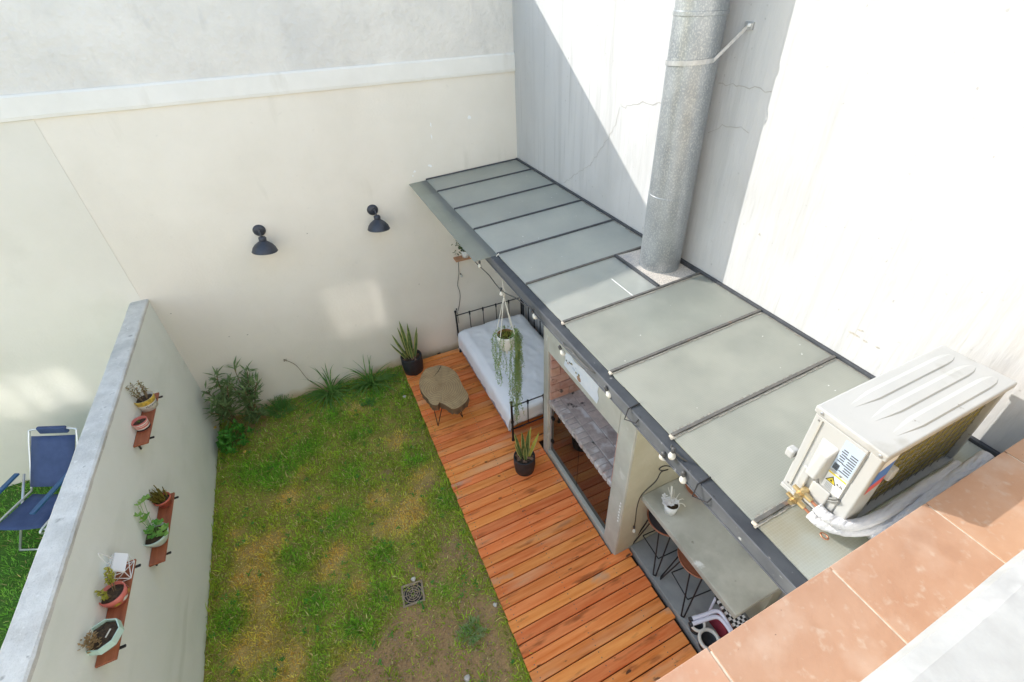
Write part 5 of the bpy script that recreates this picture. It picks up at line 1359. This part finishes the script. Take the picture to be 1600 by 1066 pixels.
def strand(a, L, out):
    o_ = Vector((math.cos(a), math.sin(a), 0)); B = Vector((HX, HYY, 0))
    P = [B + o_ * .05 + Vector((0, 0, 1.80)), B + o_ * (PR + .008) + Vector((0, 0, PZ + .022)), B + o_ * (PR + out) + Vector((0, 0, PZ - .05))]
    z = PZ - .05; x = out; side = Vector((-o_.y, o_.x, 0)); dr = 0.0
    while z > PZ - L:
        z -= .05; x = x + rr.uniform(-.014, .011); x = max(.008 if z > 1.6 else -.06, x); dr += rr.uniform(-.014, .014)
        P.append(B + o_ * (PR + x) + side * dr + Vector((0, 0, z)))
    P = smooth_path(P, 2); m.tube(P, .0016, 3, mi=0, cap=False)
    for i in range(2, len(P)):
        for s in range(2):
            d = Vector((rr.uniform(-1, 1), rr.uniform(-1, 1), rr.uniform(-1.0, .5))); m.leaf(P[i] + Vector((0, 0, rr.uniform(-.012, .012))), d, (0, 0, 1), rr.uniform(.016, .030), .0065, mi=0 if rr.random() < .85 else 1)
for k in range(44): strand(R(rr.gauss(-25, 42)), rr.choice([.3, .45, .55, .65, .8, .9]) * rr.uniform(.8, 1.15), rr.uniform(.004, .06))
for k in range(11): strand(R(-40 + rr.uniform(-30, 30)), rr.uniform(.95, 1.25), rr.uniform(.0, .03))
for k in range(11): strand(R(rr.uniform(150, 235)), rr.uniform(.3, .7), rr.uniform(.01, .05))
for k in range(6): strand(R(rr.uniform(30, 140)), rr.uniform(.15, .4), .02)
for k in range(150):
    a = rr.uniform(0, 6.28); q = rr.uniform(0, .075); p = Vector((HX + q * math.cos(a), HYY + q * math.sin(a), 1.79)); m.leaf(p, (rr.uniform(-.6, .6), rr.uniform(-.6, .6), 1), (1, 0, 0), rr.uniform(.03, .06), .007, mi=1)
tag(m.build('trailing_stems', [MT['trail_leaf'], MT['trail_core']], hp), kind='stuff')

# ================================================================== little wall shelf under the canopy and its plant
q0 = ony(708, 408, YW - .06)
t = thing('corner_shelf', 'small wooden shelf fixed high on the cream wall under the canopy', 'shelf', (1.70, YW, q0.z))
sz_ = ony(716, 407, YW - .12).z
MB().box(1.57, 1.86, YW - .125, YW - .003, sz_ - .022, sz_).build('board', MT['planks'], t, bevel=.003)
MB().box(1.60, 1.615, YW - .10, YW - .003, sz_ - .036, sz_ - .0225).build('bracket', MT['bracket'], t)
MB().box(1.81, 1.825, YW - .10, YW - .003, sz_ - .036, sz_ - .0225).build('bracket', MT['bracket'], t)
c = (1.73, YW - .068, sz_ + .001)
t = pot('potted_plant', 'bushy plant in a ribbed white pot on the small wooden shelf under the canopy', c, cup(.046, .055, .10), 'white_pot', soil_z=.07, soil_r=.048)
m = MB(); rr = random.Random(55)
for k in range(90):
    p = Vector(c) + Vector((-.06 + rr.gauss(0, .045), rr.uniform(-.06, .03), .11 + rr.uniform(-.05, .20))); m.leaf(p, (rr.uniform(-1, 1), rr.uniform(-1, .2), rr.uniform(-.4, 1)), (0, 0, 1), rr.uniform(.03, .05), .02)
for k in range(6): m.tube([Vector(c) + Vector((0, 0, .07)), Vector(c) + Vector((rr.uniform(-.11, 0), rr.uniform(-.04, 0), .2))], .002, 4)
tag(m.build('foliage', MT['bush_leaf'], t), kind='stuff')

# ================================================================== string lights
BULB = None
def bulb_at(parent, p, down=(0, 0, -1), s=1.0, lit=True):
    s *= .64
    d = Vector(down).normalized(); rt = (-d).to_track_quat('Z', 'Y').to_matrix()
    so = MB().lathe([(.0001, .0), (.015 * s, -.002), (.017 * s, -.02 * s), (.017 * s, -.045 * s), (.014 * s, -.052 * s)], p, n=14, rot=rt).build('socket', MT['socket'], parent, smooth=True)
    MB().lathe([(.013 * s, -.048 * s), (.016 * s, -.062 * s), (.027 * s, -.080 * s), (.030 * s, -.098 * s), (.026 * s, -.115 * s), (.014 * s, -.126 * s), (.0001, -.129 * s)], p, n=18, rot=rt).build('bulb', MT['bulb_glass'], so, smooth=True)
sl = thing('string_lights', 'black cable of white bulbs strung along the canopy beam', 'string lights', (1.28, 2.5, 2.5))
XB = 1.275
pth = [(735, 401), (748, 415), (764, 430), (776, 446), (788, 457), (800, 463), (809, 468), (822, 478), (832, 482), (845, 489), (862, 512), (880, 538), (893, 548), (905, 562), (925, 580), (945, 600), (957, 612), (985, 641), (1020, 680), (1052, 705), (1075, 742)]
P = []
for (px, py) in pth:
    q = onx(px, py, XB)
    hid = (840 < px < 870) or (930 < px < 1045) or px > 1060
    P.append(Vector((1.42, q.y, 2.585)) if hid else q)
MB().tube(smooth_path(P, 4), .0045, 6).build('cable', MT['cable'], sl, smooth=True)
for (px, py, dn) in [(749, 407, (0, 0, -1)), (783, 450, (0, 0, -1)), (830, 484, (.25, -.5, -.8)), (873, 540, (.25, -.5, -.8)), (945, 603, (.2, -.55, -.8)), (1053, 700, (0, 0, -1)), (1068, 737, (.1, -.1, -1))]:
    bulb_at(sl, onx(px, py, XB), dn)
for (px, py) in [(1037, 708)]: bulb_at(sl, onx(px, py, XB) , (.38, .28, -.9), 1.25)
sl2 = thing('string_lights', 'thin black cable of bulbs hanging down the cream wall to the daybed', 'string lights', (1.6, YW, 1.2))
P = [ony(*p, YW - .012) for p in [(716, 404), (717, 425), (716, 436), (715, 446), (718, 455), (719, 465), (717, 480), (715, 490), (717, 505)]]
MB().tube(smooth_path(P, 4), .004, 6).build('cable', MT['cable'], sl2, smooth=True)
bulb_at(sl2, ony(719, 427, YW - .03), (.2, -.5, -.8), .8); bulb_at(sl2, ony(713, 482, YW - .04), (0, -.2, -1), .9); bulb_at(sl2, ony(717, 541, YW - .10), (0, -.1, -1), .8)
bulb_at(sl2, ony(773, 420, YW - .03), (.2, -.5, -.8), .8)
sl3 = thing('string_lights', 'thin cable with one bulb trailing down the olive side of the barbecue', 'string lights', (2.0, BY0, .8))
P = [ony(*p, BY0 - .010) for p in [(1058, 733), (1040, 728), (1030, 733), (1035, 736), (1044, 734), (1033, 738), (1025, 752), (1008, 768), (1000, 778), (995, 795), (993, 812), (991, 824)]]
MB().tube(smooth_path(P, 4), .0042, 6).build('cable', MT['cable'], sl3, smooth=True)
bulb_at(sl3, ony(991, 822, BY0 - .02), (-.1, -.25, -1), .95)

# ================================================================== bar counter
ct = thing('bar_counter', 'smooth grey concrete bar counter beside the barbecue', 'counter', (2.25, 1.25, 0))
MB().box(1.925, XW - .004, .712, BY0 - .006, .865, .93).build('top', MT['concrete_top'], ct, bevel=.008, seg=3)
MB().box(2.45, XW - .005, .75, BY0 - .008, .10, .864).build('support_wall', MT['stucco_olive'], ct)
def stool(cx, cy, yaw, label, dark):
    t = thing('bar_stool', label, 'stool', (cx, cy, .10), 'bar stools at the counter')
    MB().lathe([(.0001, .668), (.15, .668), (.178, .674), (.186, .690), (.183, .700), (.176, .694), (.16, .684), (.0001, .680)], (cx, cy, 0), n=40).build('seat', MT['copper_seat'], t, smooth=True)
    MB().lathe([(.170, .692), (.12, .688), (.0001, .687)], (cx, cy, 0), n=40).build('seat_pad', MT['seat_dark'] if dark else MT['copper_seat'], t, smooth=True)
    F = []
    for k in range(4):
        a = yaw + k * math.pi / 2; f = Vector((cx + .245 * math.cos(a), cy + .245 * math.sin(a), .108)); F.append(f)
        m = MB()
        for s in (-1, 1):
            b = a + s * .42; m.tube([Vector((cx + .13 * math.cos(b), cy + .13 * math.sin(b), .668)), f + Vector((-.012 * s * math.sin(a), .012 * s * math.cos(a), 0))], .0065, 6)
        m.tube([f + Vector((.012 * math.sin(a), -.012 * math.cos(a), 0)), f - Vector((.012 * math.sin(a), -.012 * math.cos(a), 0))], .0065, 6)
        m.build('leg', MT['iron_black'], t)
    m = MB()
    for k in range(4): m.tube([F[k].lerp(Vector((cx, cy, .668)), .30), F[(k + 1) % 4].lerp(Vector((cx, cy, .668)), .30)], .0055, 6)
    m.build('footrest', MT['iron_black'], t)
stool(2.125, 1.625, R(222), 'bar stool with dark seat pad nearest the barbecue', True)
stool(2.13, 1.222, R(218), 'bar stool with copper seat farther from the barbecue', False)
# orchid pot, fruit tray and dark bowl on the counter
c = (2.045, 1.565, .931)
t = pot('potted_plant', 'white pot with white withered orchid and cut stem on the counter', c, cup(.048, .064, .115), 'white_pot', soil_z=.085, soil_r=.056)
MB().tube([Vector(c) + Vector((.015, .02, .08)), Vector(c) + Vector((.02, .06, .26))], .009, 8).build('cut_stem', MT['rope'], t, smooth=True)
rr = random.Random(66)
for k in range(9):
    a = rr.uniform(2.2, 4.6); m = MB(); p = Vector(c) + Vector((.035 * math.cos(a), .035 * math.sin(a) + .02, .12 + .01 * k)); lobed(m, p, (math.cos(a), math.sin(a) + .3, rr.uniform(-.1, .5)), (0, 0, 1), rr.uniform(.028, .040)); m.build('petal', MT['petal'], t)
for k in range(5):
    a = R(-40 + 28 * k); MB().tube(bez(Vector(c) + Vector((.02, 0, .09)), Vector(c) + Vector((.09 * math.cos(a), .09 * math.sin(a), .17)), Vector(c) + Vector((.11 * math.cos(a), .11 * math.sin(a), .10 + .02 * k)), 6), .0035, 6).build('root', MT['rope'], t, smooth=True)
q = onz(1092, 772, .95)
t = thing('wooden_tray', 'orange wooden tray with green leaves behind the beam on the counter', 'tray', (q.x, q.y, .931))
m = MB()
for i in range(13):
    a = 2 * math.pi * i / 12
MB().lathe([(.0001, .004), (.10, .004), (.13, .028), (.125, .030), (.098, .010), (.0001, .009)], (q.x + .06, q.y + .05, .931), n=28).build('dish', MT['copper_seat'], t, smooth=True)
for k in range(9):
    m = MB(); lobed(m, (q.x + .06 + rr.uniform(-.06, .06), q.y + .06 + rr.uniform(-.06, .06), .955), (rr.uniform(-1, 1), rr.uniform(-1, 1), .3), (0, 0, 1), .03); m.build('leaf', MT['bright_leaf'], t)
q = onz(1176, 860, .95)
tag(MB().lathe([(.0001, .002), (.05, .0), (.085, .03), (.095, .05), (.088, .05), (.075, .03), (.0001, .012)], (q.x + .04, q.y + .02, .931), n=26).build('dark_bowl', MT['pot_black'], smooth=True), 'dark bowl on the counter half hidden by the canopy beam', 'bowl')

# ---- things on the slab at the near end of the counter
t = thing('tube_chair', 'white tubular chair with black and white checked seat tucked by the counter', 'chair', (2.05, .72, .10))
for k, dy in enumerate((0, -.055)):
    P = [onz(px, py, .52) for px, py in ((1079, 968 + 8 * k), (1100, 961 + 8 * k), (1118, 955 + 9 * k), (1128, 960 + 9 * k), (1140, 980 + 5 * k), (1149 - 5 * k, 998))]
    MB().tube(smooth_path(P, 5), .0155, 12).build('arm_tube', MT['white_tube'], t, smooth=True)
    MB().lathe([(.0001, .012), (.018, .01), (.018, -.012)], P[0], n=12, rot=(P[0] - P[1]).to_track_quat('Z', 'Y').to_matrix()).build('end_cap', MT['pot_black'], t, smooth=True)
q0, q1 = onz(1118, 935, .50), onz(1150, 985, .50)
ax = (q1 - q0).normalized(); sd = Vector((ax.y, -ax.x, 0)) * -1
m = MB(); s_ = .022
for i in range(16):
    for j in range(6):
        p = q0 + ax * (s_ * i) + sd * (s_ * j)
        m.add([p, p + ax * s_, p + ax * s_ + sd * s_, p + sd * s_], [(0, 1, 2, 3)], (i + j) % 2)
o = m.build('seat', [MT['print_black'], MT['label_white']], t); sdm = o.modifiers.new('t', 'SOLIDIFY'); sdm.thickness = .02
for (a, b) in ((.0, .0), (.3, .0), (.0, .13), (.3, .13)):
    p = q0 + ax * a + sd * b; MB().tube([p, (p.x, p.y, .103)], .011, 8).build('leg', MT['white_tube'], t, smooth=True)
for (px, py, r_, lab) in ((1108, 1000, .082, 'black tub with white rim on the slab, nearest the tiled ledge'), (1090, 975, .060, 'black tub with white rim on the slab, under the white tubes')):
    q = onz(px, py, .20); tt = thing('black_tub', lab, 'tub', (q.x, q.y, .101), 'black tubs on the slab')
    MB().lathe([(.0001, .002), (r_ * .8, 0), (r_, .10), (r_ * .86, .10), (r_ * .75, .02), (.0001, .012)], (q.x, q.y, .101), n=28).build('tub', MT['pot_black'], tt, smooth=True)
    MB().lathe([(r_ * 1.01, .080), (r_ * 1.10, .100), (r_ * 1.04, .118), (r_ * .80, .116), (r_ * .78, .092)], (q.x, q.y, .101), n=28).build('rim', MT['tin_white'], tt, smooth=True)
rr = random.Random(91)
q = onz(1130, 972, .2); m = MB(); n = 10
for j in range(n + 1):
    for i in range(n + 1):
        x = -.09 + .18 * i / n; y = -.09 + .18 * j / n; e = max(abs(x) / .09, abs(y) / .09)
        m.v.append((q.x + .03 + x, q.y + y, .104 + max(0, .11 * (1 - e ** 4)) + .03 * mnoise.noise(Vector((x * 18, y * 18, 2)))))
for j in range(n):
    for i in range(n): a = j * (n + 1) + i; m.f.append((a, a + 1, a + n + 2, a + n + 1)); m.m.append(0)
tag(m.build('fabric_bag', MT['dark_red'], smooth=True), 'crumpled dark red fabric bag on the slab under the white tubes', 'bag')
t = thing('slatted_bench', 'low wooden slatted bench behind the counter end by the ledge', 'bench', (2.25, .55, .10))
for k in range(4): MB().box(2.0, 2.44, .34 + .085 * k, .405 + .085 * k, .47, .495).build('slat', MT['planks'], t, bevel=.003)
for (x, y) in ((2.03, .36), (2.40, .36), (2.03, .62), (2.40, .62)): MB().box(x - .015, x + .015, y - .015, y + .015, .101, .469).build('leg', MT['iron_black'], t)
